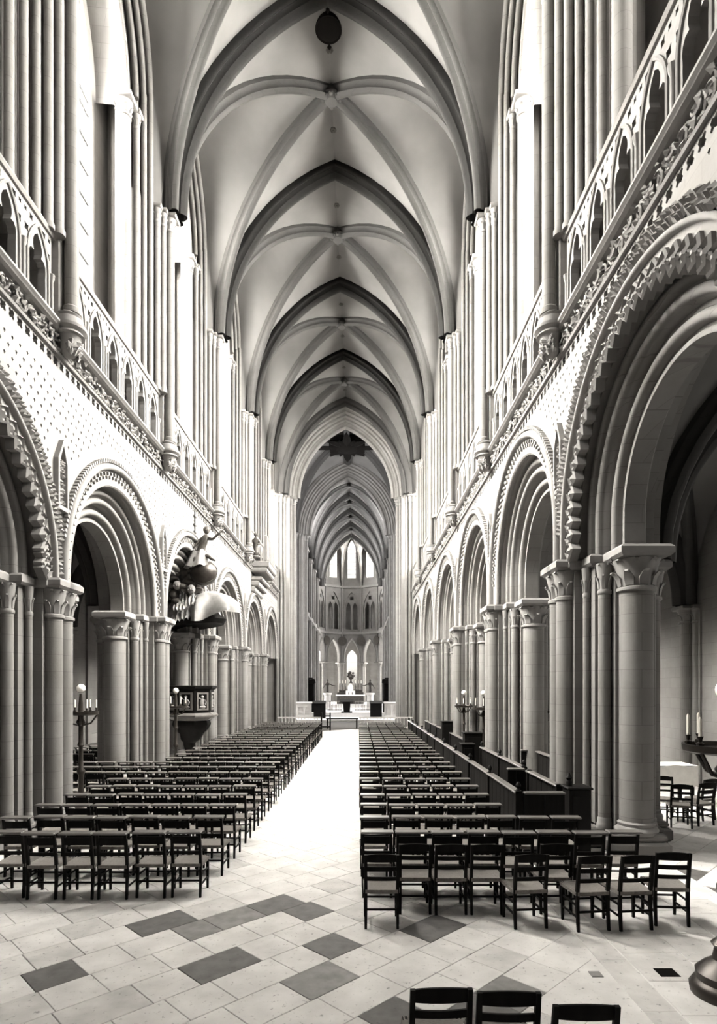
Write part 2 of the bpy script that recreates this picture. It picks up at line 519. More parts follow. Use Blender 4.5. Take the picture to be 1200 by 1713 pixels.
PIERLAB = {1: "tall clustered stone pier on the pew side of the nave, {} from the front", -1: "tall clustered stone pier on the pulpit side of the nave, {} from the front"}
for s in (1, -1):
    for k in range(-1, 6):
        p = pier_proto[s] if k == -1 else copy_tree(pier_proto[s])
        p.location = (s * WALLC, PIERY[k], 0)
        p.rotation_euler = (0, 0, 0 if s == 1 else PI)
        tag(p, PIERLAB[s].format(ordinal(k - 1)) if k >= 1 else ("stone pier on the {} side, nearer than the picture's edge".format("pew" if s == 1 else "pulpit") if k == 0 else "stone pier on the {} side, behind the viewpoint".format("pew" if s == 1 else "pulpit")), 'pier')

# ================================================================== ARCADE ARCHES
def arch_path(n=36):
    return [PI * i / n for i in range(n + 1)]
def arch_sweep(mb, prof, zs, stilt, n=36):
    rows = []
    if stilt > 0:
        rows.append([(x, r, zs) for r, x in prof])
    for a in arch_path(n):
        rows.append([(x, r * math.cos(a), zs + stilt + r * math.sin(a)) for r, x in prof])
    if stilt > 0:
        rows.append([(x, -r, zs) for r, x in prof])
    mb.grid(rows)
def roll(cr, cx, rad, a0, a1, n=6):
    return [(cr + rad * math.cos(math.radians(a0 + (a1 - a0) * i / n)), cx + rad * math.sin(math.radians(a0 + (a1 - a0) * i / n))) for i in range(n + 1)]
def tooth_mesh():
    m = MB()
    def dia(k, x): return [(x, -k, 0), (x, 0, -k), (x, k, 0), (x, 0, k)]
    m.lofts([dia(0.20, 0.10), dia(0.20, -0.05), dia(0.16, -0.08), dia(0.145, -0.03), dia(0.09, -0.03), dia(0.03, -0.085)])
    return m.mesh('chevron_tooth', CARVED)
TOOTH = tooth_mesh()
def leaf_lump(mb, M, s):
    vs = [(0, -0.5, 0), (0, 0.5, 0), (0, 0, -0.62), (0, 0, 0.62), (-0.55, 0, 0.1), (0.3, 0, 0)]
    fs = [(0, 2, 4), (2, 1, 4), (1, 3, 4), (3, 0, 4), (2, 0, 5), (1, 2, 5), (3, 1, 5), (0, 3, 5)]
    mb.add([M @ (Vector(v) * s) for v in vs], fs)
def build_arch(side, chevron):
    zs, R, st = ZS[side], RA[side], STILT[side]
    root = setting('arcade_arch')
    m = MB(); arch_sweep(m, [(R + 0.50, -0.78)] + [(R + 0.50, -0.86)] + roll(R + 0.43, -0.87, 0.07, 0, -180) + [(R + 0.36, -0.80)] if not chevron else [(R + 0.37, -0.79), (R + 0.37, -0.84)] + roll(R + 0.33, -0.86, 0.04, 0, -180) + [(R + 0.29, -0.80)], zs, st)
    part('hood_mould', m, CARVED, root, 45)
    m = MB(); arch_sweep(m, [(R + 0.38, -0.80), (R + 0.03, -0.80), (R, -0.77), (R, -0.72)] + roll(R - 0.0, -0.68, 0.04, 90, -90, 4)[::-1] + [(R, -0.62), (R, -0.48)], zs, st)
    part('outer_order', m, WALLST, root, 40)
    m = MB(); arch_sweep(m, [(R, -0.50), (R - 0.05, -0.50)] + roll(R - 0.12, -0.49, 0.065, 20, -200) + [(R - 0.20, -0.42), (R - 0.23, -0.42)] + roll(R - 0.31, -0.42, 0.07, 20, -200)
                         + [(R - 0.38, -0.36), (R - 0.40, -0.34), (R - 0.40, -0.22)], zs, st)
    part('middle_order', m, STONE, root, 50)
    m = MB(); arch_sweep(m, [(R - 0.40, -0.24), (R - 0.47, -0.24)] + roll(R - 0.56, -0.24, 0.075, 20, -200) + [(R - 0.64, -0.16), (R - 0.68, -0.16)] + roll(R - 0.74, -0.12, 0.07, 60, -120)[::-1][::-1]
                         + [(R - 0.78, -0.04), (R - 0.78, 0.16), (R - 0.64, 0.24), (R - 0.40, 0.24)], zs, st)
    part('inner_order', m, STONE, root, 50)
    m = MB(); arch_sweep(m, [(R - 0.40, 0.22), (R - 0.40, 0.5), (R - 0.02, 0.5), (R - 0.02, 0.8), (R + 0.4, 0.8)], zs, st)
    part('aisle_order', m, STONE, root, 40)
    # small carving on the face: billets, or crisp leaves on the near arch
    m = MB()
    L = PI * (R + 0.3)
    if chevron:
        n = 120
        for i in range(n):
            a = PI * (i + 0.5) / n
            for q in (0, 1):
                rr = R + 0.44 + 0.11 * q + random.uniform(-0.03, 0.03)
                M = Matrix.Translation((-0.86, rr * math.cos(a), zs + st + rr * math.sin(a))) @ Matrix.Rotation(a + random.uniform(-0.6, 0.6), 4, 'X')
                if abs(rr * math.cos(a)) < 3.08: leaf_lump(m, M, 0.16)
        nm = 'leaf_carving'
    else:
        n = 92
        for i in range(n):
            a = PI * (i + 0.5) / n
            for q, rr in enumerate((R + 0.20, R + 0.28)):
                if (i + q) % 2: continue
                M = Matrix.Translation((-0.80, rr * math.cos(a), zs + st + rr * math.sin(a))) @ Matrix.Rotation(a, 4, 'X')
                b = MB(); b.cbox((0, 0, 0), (0.10, 0.07, 0.055)); m.merge(b, M)
            M = Matrix.Translation((-0.86, (R + 0.56) * math.cos(a), zs + st + (R + 0.56) * math.sin(a))) @ Matrix.Rotation(a, 4, 'X')
            b = MB(); b.cbox((0, 0, 0), (0.09, 0.075, 0.06))
            if abs((R + 0.56) * math.cos(a)) < 3.06: m.merge(b, M)
        nm = 'billet_carving'
    o = part(nm, m, CARVED, root); tag(o, kind='stuff')
    if chevron:
        n = 31
        pos = []
        if st > 0:
            pos += [(R, zs + 0.13), (R, zs + 0.39), (-R, zs + 0.13), (-R, zs + 0.39)]
        for i in range(n):
            a = PI * (i + 0.5) / n
            pos.append((R * math.cos(a), zs + st + R * math.sin(a), a))
        for p in pos:
            o = part('chevron_tooth', TOOTH, None, root)
            o.location = (-0.80, p[0] * 1.0, p[1])
            if len(p) > 2: o.rotation_euler = (p[2] - PI / 2, 0, 0)
    return root
ARCHLAB = {1: "round moulded stone arch on the pew side, {} from the front", -1: "round moulded stone arch on the pulpit side, {} from the front"}
for s in (1, -1):
    plain = None
    for k in range(-1, 6):
        if k == 0: a = build_arch(s, True)
        elif plain is None: a = plain = build_arch(s, False)
        else: a = copy_tree(plain)
        a.location = (s * WALLC, bay_mid(k), 0); a.scale = (1, bay_scale(k), 1)
        a.rotation_euler = (0, 0, 0 if s == 1 else PI)
        lab = ("near round arch with bold chevron teeth on the {} side".format("pew" if s == 1 else "pulpit") if k == 0 else
               ARCHLAB[s].format(ordinal(k)) if k > 0 else "round stone arch on the {} side, behind the viewpoint".format("pew" if s == 1 else "pulpit"))
        tag(a, lab, 'arch')

# ================================================================== UPPER WALLS: spandrel, frieze, triforium, clerestory
Z_Q, Z_F, Z_T, Z_R = 8.84, 9.08, 9.62, 11.22
def build_spandrel(side):
    """wall over the arches, pierced by the little diaper pits"""
    zs, R, st = ZS[side], RA[side] + 0.36, STILT[side]
    h = BAY / 2
    arch = [(R * math.cos(PI * i / 40), zs + st + R * math.sin(PI * i / 40)) for i in range(41)]
    outer = [(-h, zs), (-h, Z_Q), (h, Z_Q), (h, zs), (R, zs)] + arch[0 if st > 0.01 else 1:] + [(-R, zs)]
    holes = []; d = 0.225
    for i in range(-14, 15):
        for j in range(22):
            y = (i + (0.5 if j % 2 else 0)) * d; z = zs + 0.6 + j * d * 0.78
            if abs(y) > h - 0.05 or z > Z_Q - 0.1: continue
            if math.hypot(y, max(0, z - zs - st)) < RA[side] + 0.85: continue
            if abs(y) > h - 0.32 and z < zs + 2.8: continue
            k = 0.034
            holes.append([(y - k, z + 0.01), (y, z - k * 1.3), (y + k, z + 0.01), (y, z + k)])
    m = MB(); m.plate(outer, holes, -0.80, -0.70)
    m.plate(outer, [], 0.72, 0.80)
    return m.mesh('spandrel', WALLST)
def build_quatrefoils():
    m = MB(); n = 26; d = BAY / n
    outer = rect(-BAY / 2, BAY / 2, Z_Q, Z_F)
    holes = [quatre(-BAY / 2 + (i + 0.5) * d, (Z_Q + Z_F) / 2, 0.095) for i in range(n)]
    m.plate(outer, holes, -0.80, -0.55)
    m.box(-0.30, -0.28, -BAY / 2, BAY / 2, Z_Q, Z_F)
    m.box(-0.78, 0.6, -BAY / 2, BAY / 2, Z_Q - 0.02, Z_Q + 0.0)
    return m.mesh('quatrefoil_band', CARVED)
def build_string():
    m = MB()
    prof = [(-0.62, Z_F), (-0.86, Z_F), (-0.88, Z_F + 0.04), (-0.84, Z_F + 0.075), (-0.66, Z_F + 0.08)]
    prof2 = [(-0.66, Z_T - 0.16), (-0.90, Z_T - 0.15), (-0.96, Z_T - 0.12), (-0.93, Z_T - 0.09), (-0.95, Z_T - 0.07), (-0.99, Z_T - 0.04), (-0.99, Z_T), (-0.6, Z_T)]
    for p in (prof, prof2, [(-0.66, Z_F), (-0.66, Z_T)]):
        m.grid([[(x, -BAY / 2, z) for x, z in p], [(x, BAY / 2, z) for x, z in p]])
    return m.mesh('string_course', CARVED)
def build_frieze(seed):
    rnd = random.Random(seed)
    m = MB(); n = 11; wl = BAY / n
    zc = (Z_F + 0.08 + Z_T - 0.16) / 2
    pts = [(-0.80 + 0.03 * math.sin(i * 0.7), -BAY / 2 + BAY * i / (n * 10), zc + 0.11 * math.sin(2 * PI * i / 10)) for i in range(n * 10 + 1)]
    m.tube(pts, 0.026, 5)
    for i in range(n * 2):
        y = -BAY / 2 + (i + 0.5) * wl / 2; sg = 1 if i % 2 else -1
        sp = []
        for q in range(9):
            a = q * 0.75; r = 0.125 - 0.011 * q
            sp.append((-0.82 - 0.01 * q, y + r * math.cos(a), zc + sg * (0.02 + r * math.sin(a))))
        m.tube(sp, 0.022, 4)
        for q in range(7):
            M = Matrix.Translation((-0.84 + rnd.uniform(-0.05, 0.06), y + rnd.uniform(-0.14, 0.14), zc + rnd.uniform(-0.15, 0.15))) @ Matrix.Rotation(rnd.uniform(0, 6.28), 4, 'X') @ Matrix.Rotation(rnd.uniform(-0.5, 0.5), 4, 'Z')
            leaf_lump(m, M, rnd.uniform(0.08, 0.13))
    return m.mesh('foliage_frieze', CARVED)
def trefoil_half():
    return [(0.265, Z_T + 0.02), (0.265, Z_T + 0.66), (0.275, Z_T + 0.75), (0.26, Z_T + 0.84), (0.21, Z_T + 0.90), (0.12, Z_T + 0.895),
            (0.15, Z_T + 0.99), (0.145, Z_T + 1.08), (0.10, Z_T + 1.18), (0.0, Z_T + 1.27)]
def build_tri_panel():
    m = MB()
    h = trefoil_half()
    hole = [(-y, z) for y, z in h] + [(y, z) for y, z in h[:-1]][::-1]
    outer = rect(-0.47, 0.47, Z_T, Z_R - 0.06)
    holes = [hole]
    for sy in (-1, 1):
        holes.append(quatre(sy * 0.355, Z_T + 1.12, 0.085, 3))
        holes.append(quatre(sy * 0.21, Z_T + 1.40, 0.07, 3))
        holes.append(quatre(sy * 0.385, Z_T + 1.42, 0.05, 3))
    m.plate(outer, holes, -0.80, -0.66)
    return m.mesh('triforium_panel', CARVED)
def build_tri_mould():
    m = MB()
    half = pointed(0.35, 0.68, 8)
    l = [(-0.35, Z_T + 0.03)] + [(-0.35 + s, Z_T + 0.73 + z) for s, z in half]
    p = l + [(-y, z) for y, z in l[:-1]][::-1]
    m.tube([(-0.815, y, z) for y, z in p], 0.03, 6)
    for sy in (-1, 1):
        m.lathe(-0.815, sy * 0.465, [(0.05, Z_T), (0.05, Z_T + 0.05), (0.03, Z_T + 0.08), (0.03, Z_T + 0.72), (0.045, Z_T + 0.76), (0.06, Z_T + 0.84), (0.04, Z_T + 0.86)], 8)
    return m.mesh('arch_moulding', CARVED, 40)
def build_rail():
    m = MB()
    p = [(-0.70, Z_R - 0.08), (-0.84, Z_R - 0.06), (-0.87, Z_R), (-0.84, Z_R + 0.06), (-0.60, Z_R + 0.07), (-0.60, Z_R - 0.06)]
    m.grid([[(x, -BAY / 2, z) for x, z in p], [(x, BAY / 2, z) for x, z in p]])
    m.box(-0.66, 0.75, -BAY / 2, BAY / 2, Z_R - 0.04, Z_R + 0.02)
    m.box(-0.66, 0.75, -BAY / 2, BAY / 2, Z_T - 0.05, Z_T)
    return m.mesh('gallery_rail', WALLST, 40)
HW, WZ0, WZS, WZT = 1.42, 11.6, 18.2, 21.4
def build_clerestory():
    m = MB()
    m.plate(rect(-BAY / 2, BAY / 2, Z_T, 25.0), [lancet(HW, WZ0, WZS, WZT)], 0.52, 0.78)
    return m.mesh('clerestory_wall', WALLST)
WR_X, WR_HALF, WR_ST, WR_TOP = 4.95, 2.56, 19.4, 22.6
def build_blind():
    m = MB(); m.box(0.52, 0.78, -BAY / 2, BAY / 2, Z_T, 25.0)
    return m.mesh('clerestory_wall', WALLST)
def build_wall_arch():
    """the nested orders framing the window, one behind and inside the other"""
    m = MB()
    def line(half, zs, top, low=16.6):
        hp = pointed(half, top - zs, 14)
        l = [(-half, low)] + [(-half + s, zs + z) for s, z in hp]
        return l + [(-y, z) for y, z in l[:-1]][::-1]
    steps = [(-0.66, 2.56, 19.4, 22.6), (-0.56, 2.56, 19.4, 22.6), (-0.56, 2.34, 19.2, 22.35), (-0.44, 2.34, 19.2, 22.35), (-0.44, 2.10, 18.9, 22.1), (-0.30, 2.10, 18.9, 22.1),
             (-0.30, 1.78, 18.5, 21.8), (0.55, 1.70, 18.5, 21.7)]
    m.grid([[(x, y, z) for y, z in line(h, zs, t, 16.6 if h > 1.9 else 18.45)] for x, h, zs, t in steps])
    for x, h, zs, t, r in ((-0.66, 2.52, 19.4, 22.55, 0.09), (-0.56, 2.28, 19.2, 22.3, 0.075), (-0.44, 2.04, 18.9, 22.05, 0.075), (-0.30, 1.72, 18.5, 21.75, 0.10)):
        m.tube([(x, y, z) for y, z in line(h, zs, t)[1:-1]], r, 8)
    return m.mesh('window_rib', STONE, 50)
def build_ressaut():
    m = MB(); x = -1.0
    m.lathe(x, 0, [(0.05, Z_F + 0.0), (0.10, Z_F + 0.03), (0.14, Z_F + 0.08), (0.16, Z_F + 0.12), (0.18, Z_T - 0.24), (0.22, Z_T - 0.16), (0.28, Z_T - 0.14), (0.25, Z_T - 0.09), (0.32, Z_T - 0.04), (0.33, Z_T + 0.01),
                    (0.28, Z_T + 0.03), (0.26, Z_T + 0.16), (0.21, Z_T + 0.19), (0.24, Z_T + 0.23), (0.17, Z_T + 0.28)], 16)
    for i in range(26):
        a = PI / 2 + PI * random.random()
        M = Matrix.Translation((x + 0.17 * math.cos(a), 0.17 * math.sin(a), Z_F + random.uniform(0.06, 0.34))) @ Matrix.Rotation(a - PI, 4, 'Z')
        leaf_lump(m, M, 0.13)
    return m.mesh('ressaut', CARVED, 40)
wallm = {s: build_spandrel(s) for s in (1, -1)}
quat_me, string_me, fr_me, tri_me, mould_me, rail_me, cl_me, wr_me, res_me = (build_quatrefoils(), build_string(), [build_frieze(1), build_frieze(2)], build_tri_panel(),
    build_tri_mould(), build_rail(), build_clerestory(), build_wall_arch(), build_ressaut())
blind_me = build_blind()
# pointed relief panels over the piers
def build_relief(side):
    m = MB()
    z0 = ZS[side] + 1.35
    out = [(-0.2, z0), (-0.2, z0 + 0.95), (0, z0 + 1.35), (0.2, z0 + 0.95), (0.2, z0)]
    inn = [(y * 0.72, z0 + 0.08 + (z - z0) * 0.86) for y, z in out]
    m.plate(out, [inn[::-1]], -0.90, -0.78)
    rnd = random.Random(5)
    for i in range(40):
        M = Matrix.Translation((-0.82, rnd.uniform(-0.11, 0.11), z0 + rnd.uniform(0.12, 0.95))) @ Matrix.Rotation(rnd.uniform(0, 6), 4, 'X')
        leaf_lump(m, M, 0.12)
    return m.mesh('carved_panel', CARVED)
rel_me = {s: build_relief(s) for s in (1, -1)}
walls = {}
for s, nm in ((1, 'right'), (-1, 'left')):
    wall = setting('wall_' + nm, label='nave wall on the {} side with carved frieze, gallery and tall windows'.format('pew' if s == 1 else 'pulpit'), cat='wall')
    walls[s] = wall
    rz = 0 if s == 1 else PI
    for k in range(-1, 6):
        loc = (s * WALLC, bay_mid(k), 0); sc_ = bay_scale(k)
        for nm_, me_ in (('spandrel', wallm[s]), ('quatrefoil_band', quat_me), ('string_course', string_me), ('foliage_frieze', fr_me[k % 2]), ('gallery_rail', rail_me), ('clerestory_wall', cl_me if k >= 0 else blind_me), ('window_rib', wr_me)):
            o = put(nm_, me_, wall, loc, rz); o.scale = (1, sc_, 1)
            if nm_ == 'foliage_frieze': tag(o, kind='stuff')
        for i in range(6):
            t = put('triforium_panel', tri_me, wall, (loc[0], loc[1] + (i - 2.5) * 0.94 * sc_, 0), rz); t.scale = (1, sc_, 1)
            put('arch_moulding', mould_me, t)
    for k in range(-1, 6):
        loc = (s * WALLC, PIERY[k], 0)
        put('ressaut', res_me, wall, loc, rz)
        put('carved_panel', rel_me[s], wall, loc, rz)
    m = MB(); m.box(0.5, 0.52, -3, 42.4, Z_T, Z_R); put('passage_back', m.mesh('passage_back', WALLST), wall, (WALLC if s == 1 else -WALLC, 39.4 if s == -1 else 0, 0), rz)

# clustered wall shafts between the windows
Z_CAP = 16.45
def build_cluster():
    root = setting('wall_shafts')
    c = MB()
    c.box(-0.90, 0.6, -0.2, 0.2, Z_T, 18.5)
    c.box(-0.76, 0.6, -0.36, 0.36, Z_T, 19)
    c.box(-0.58, 0.6, -0.56, 0.56, Z_R, 25); c.box(-0.42, 0.30, -0.86, 0.86, Z_R, 19)
    c.box(-0.26, 0.02, -1.30, 1.30, Z_R, 18.6)
    part('core', c, WALLST, root)
    specs = [(-1.05, 0, 0.13, Z_T + 0.28, Z_CAP), (-0.93, 0.24, 0.085, Z_R, Z_CAP), (-0.82, 0.42, 0.085, Z_R, Z_CAP), (-0.69, 0.59, 0.075, Z_R, 19.4), (-0.58, 0.80, 0.075, Z_R, 19.2),
             (-0.46, 1.04, 0.085, Z_R, 18.5), (-0.27, 1.40, 0.165, Z_R, 18.5)]
    for i, (x, y, r, z0, zt) in enumerate(specs):
        for sy in ((-1, 1) if y else (1,)):
            m = MB(); m.lathe(x, sy * y, [(r * 1.3, z0), (r * 1.3, z0 + 0.1), (r, z0 + 0.14), (r, zt - 0.5)], 12)
            part('shaft', m, STONE, root, 40)
            if i in (3, 4):
                m = MB(); m.lathe(x, sy * y, [(r, zt - 0.5), (r, zt)], 10); part('shaft', m, STONE, root, 40); continue
            m = MB(); leafy_capital(m, x, sy * y, r, zt - 0.5, zt - 0.12, 10, 6, rows=1)
            k = r * 1.75
            m.bbox(x - k, x + k, sy * y - k, sy * y + k, zt - 0.12, zt, 0.03)
            part('capital', m, CARVED, root, 50)
    return root
cl0 = build_cluster()
for s in (1, -1):
    for k in range(-1, 6):
        c = cl0 if (s == 1 and k == -1) else copy_tree(cl0)
        c.location = (s * WALLC, PIERY[k], 0); c.rotation_euler = (0, 0, 0 if s == 1 else PI)
        tag(c, ("bundle of slender wall shafts beside the windows, pew side, {} from the front".format(ordinal(k - 1)) if s == 1 else
                "bundle of slender wall shafts beside the windows, pulpit side, {} from the front".format(ordinal(k - 1))) if k > 0 else
            "bundle of wall shafts above the viewpoint, {} side, {}".format("pew" if s == 1 else "pulpit", "first" if k < 0 else "second"), 'wall shafts')

# windows
def build_window_parts():
    pane_h = 0.78
    rows = []
    z = WZ0
    while z < WZS - 0.1:
        rows.append((z, min(z + pane_h, WZS))); z += pane_h
    m = MB(); m.box(0.63, 0.645, 0.02, HW, 0, pane_h); pane = m.mesh('pane', GLASS)
    half = pointed(HW, WZT - WZS, 10)
    pts = [(0.02, WZS), (0.02, WZT - 0.02)] + [(HW - s, WZS + zz) for s, zz in half[::-1]][1:]
    m = MB(); m.plate(pts, [], 0.63, 0.645); head = m.mesh('pane', GLASS)
    # diamond lead lattice
    m = MB()
    m.box(0.60, 0.64, -0.03, 0.03, WZ0, WZT)
    mull = m.mesh('mullion', LEAD)
    m = MB(); m.box(0.60, 0.635, -HW, HW, -0.022, 0.022); bar = m.mesh('saddle_bar', LEAD)
    m = MB()
    for i in range(-20, 40):
        for sg in (1, -1):
            pass
    return rows, pane, head, mull, bar
WROWS, PANE, HEAD, MULL, BAR = build_window_parts()
def leads(seed):
    m = MB(); rnd = random.Random(seed)
    for (z0, z1) in WROWS:
        for c in (-1, 1):
            for q in range(3):
                y = c * (0.12 + q * 0.5)
                m.bar((0.628, y, z0), (0.628, y + c * 0.36, z1), 0.006, 0.012, (1, 0, 0))
                m.bar((0.628, y + c * 0.36, z0), (0.628, y, z1), 0.006, 0.012, (1, 0, 0))
    return m.mesh('lead_lines', LEAD)
LEADS = leads(1)
wn = 0
for s in (1, -1):
    for k in range(0, 6):
        wn += 1
        o = setting('window_%d' % wn, None, (s * WALLC, bay_mid(k), 0), 0 if s == 1 else PI,
                    "tall pointed clerestory window of clear leaded glass, {} side, {} from the front".format('pew' if s == 1 else 'pulpit', ordinal(k)), 'window')
        for z0, z1 in WROWS:
            for c in (1, -1):
                p = put('pane', PANE, o, (0, 0, z0)); p.scale = (1, c, (z1 - z0) / 0.78)
            put('saddle_bar', BAR, o, (0, 0, z0))
        for c in (1, -1):
            p = put('pane', HEAD, o); p.scale = (1, c, 1)
        put('saddle_bar', BAR, o, (0, 0, WZS)); put('mullion', MULL, o)
        put('lead_lines', LEADS, o)

# ================================================================== VAULTS
def arc3(p0, p1, n=16, stilt=0.0):
    """pointed half arch in space from springer p0 up to p1 (the highest point)"""
    p0, p1 = Vector(p0), Vector(p1)
    d = Vector((p1.x - p0.x, p1.y - p0.y, 0)); a = d.length; d.normalize()
    return [p0 + d * s + Vector((0, 0, z)) for s, z in pointed(a, p1.z - p0.z, n, stilt)]
TRANSV = [(-0.29, -0.12), (-0.29, 0.16), (-0.24, 0.22), (-0.19, 0.19), (-0.15, 0.27), (-0.17, 0.36), (-0.12, 0.44), (-0.06, 0.50), (0, 0.52), (0.06, 0.50), (0.12, 0.44), (0.17, 0.36), (0.15, 0.27), (0.19, 0.19), (0.24, 0.22), (0.29, 0.16), (0.29, -0.12)]
DIAGP = [(-0.18, -0.12), (-0.18, 0.06), (-0.13, 0.10), (-0.10, 0.18), (-0.12, 0.25), (-0.06, 0.33), (0, 0.35), (0.06, 0.33), (0.12, 0.25), (0.10, 0.18), (0.13, 0.10), (0.18, 0.06), (0.18, -0.12)]
def rib_half(mb, pts, prof):
    d = Vector((pts[-1].x - pts[0].x, pts[-1].y - pts[0].y, 0)).normalized()
    B = Vector((d.y, -d.x, 0))                 # B x T points down and inward
    t = (pts[1] - pts[0]).normalized()
    if B.cross((pts[-1] - pts[-2]).normalized()).z > 0: B = -B
    mb.sweep(pts, prof, B)
def vault_bay(root, cx, cy, a, L, zs, zr, zboss, wallx, wally, wz, wtop, web=PLASTER, transverse=True, stone=RIB_SHADE, boss=True, n=16, tprof=TRANSV, dprof=DIAGP):
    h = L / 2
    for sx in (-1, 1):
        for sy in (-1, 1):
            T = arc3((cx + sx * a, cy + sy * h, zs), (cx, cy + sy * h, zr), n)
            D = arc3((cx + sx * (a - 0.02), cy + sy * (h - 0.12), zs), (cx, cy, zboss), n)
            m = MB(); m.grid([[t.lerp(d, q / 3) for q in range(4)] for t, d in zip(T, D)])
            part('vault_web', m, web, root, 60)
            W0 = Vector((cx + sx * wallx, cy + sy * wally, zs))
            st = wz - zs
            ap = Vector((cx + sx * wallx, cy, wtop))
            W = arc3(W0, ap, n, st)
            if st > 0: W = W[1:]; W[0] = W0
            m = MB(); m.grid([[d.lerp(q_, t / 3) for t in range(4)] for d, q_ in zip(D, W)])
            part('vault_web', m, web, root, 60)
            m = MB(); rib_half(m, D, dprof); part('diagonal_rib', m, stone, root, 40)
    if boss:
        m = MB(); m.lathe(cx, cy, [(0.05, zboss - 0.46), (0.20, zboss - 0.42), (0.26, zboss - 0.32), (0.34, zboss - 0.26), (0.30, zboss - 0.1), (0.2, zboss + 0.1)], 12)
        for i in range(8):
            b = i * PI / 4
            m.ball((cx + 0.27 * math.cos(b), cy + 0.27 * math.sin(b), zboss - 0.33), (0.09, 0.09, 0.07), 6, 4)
        part('boss', m, RIB_SHADE, root, 40)
def transverse(root, cx, y, a, zs, zr, prof=TRANSV, n=18, stone=RIB_SHADE):
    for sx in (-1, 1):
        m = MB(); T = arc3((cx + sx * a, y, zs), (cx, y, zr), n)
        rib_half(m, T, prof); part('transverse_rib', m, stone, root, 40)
A_N, ZRIDGE = 4.56, 23.15
bay0 = setting('ceiling')
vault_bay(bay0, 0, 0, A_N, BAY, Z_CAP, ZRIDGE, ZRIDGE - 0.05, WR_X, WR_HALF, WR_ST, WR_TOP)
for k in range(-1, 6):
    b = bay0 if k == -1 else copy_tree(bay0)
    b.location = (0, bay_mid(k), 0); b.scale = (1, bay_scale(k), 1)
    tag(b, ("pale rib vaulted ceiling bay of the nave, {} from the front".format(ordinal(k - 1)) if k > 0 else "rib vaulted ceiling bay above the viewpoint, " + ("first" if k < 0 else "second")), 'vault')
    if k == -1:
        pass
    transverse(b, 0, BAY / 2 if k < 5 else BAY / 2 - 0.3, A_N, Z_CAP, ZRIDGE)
    if k in (1, 2, 3, 4, 5):
        # small pierced rosettes in the webs
        for (x, yy) in ((0, -1.35), (0, 1.5), (-3.45, 0.0), (3.45, 0.0)):
            m = MB()
            t = abs(x) / A_N
            z = ZRIDGE - 0.06 - (0.95 if x else 0)
            if x:
                # lie on the wall cell between the diagonals
                D = arc3((A_N - 0.02, BAY / 2 - 0.12, Z_CAP), (0, 0, ZRIDGE - 0.05), 16); W = arc3((WR_X, WR_HALF, Z_CAP), (WR_X, 0, WR_TOP), 16, WR_ST - Z_CAP)[1:]
                q = D[-1].lerp(W[-1], abs(x) / WR_X); z = q.z - 0.02
            for i in range(6):
                a_ = i * PI / 3
                m.ball((x + 0.075 * math.cos(a_), yy + 0.075 * math.sin(a_), z), (0.06, 0.06, 0.03), 6, 4)
            m.ball((x, yy, z - 0.01), (0.05, 0.05, 0.04), 6, 4)
            part('rosette', m, GILT, b, 40)

# round hatch in the second visible web, a thing of its own
m = MB(); hz = ZRIDGE - 0.06
hr = setting('hatch', None, (0, 18.35, 0)); hr['kind'] = 'thing'
tag(hr, 'dark round timber hatch in the near vault web with small knobs around', 'hatch')
m.lathe(0, 0, [(0.05, hz - 0.16), (0.30, hz - 0.14), (0.36, hz - 0.10), (0.41, hz - 0.12), (0.43, hz - 0.05), (0.40, hz + 0.05)], 24)
part('hatch_lid', m, HOLE, hr, 40)
for i in range(4):
    a_ = i * PI / 2
    m = MB(); m.ball((0.52 * math.cos(a_), 0.52 * math.sin(a_), hz - 0.08), (0.06, 0.06, 0.06), 8, 5)
    m.bar((0.40 * math.cos(a_), 0.40 * math.sin(a_), hz - 0.07), (0.52 * math.cos(a_), 0.52 * math.sin(a_), hz - 0.07), 0.05, 0.04)
    part('knob', m, HOLE, hr, 40)

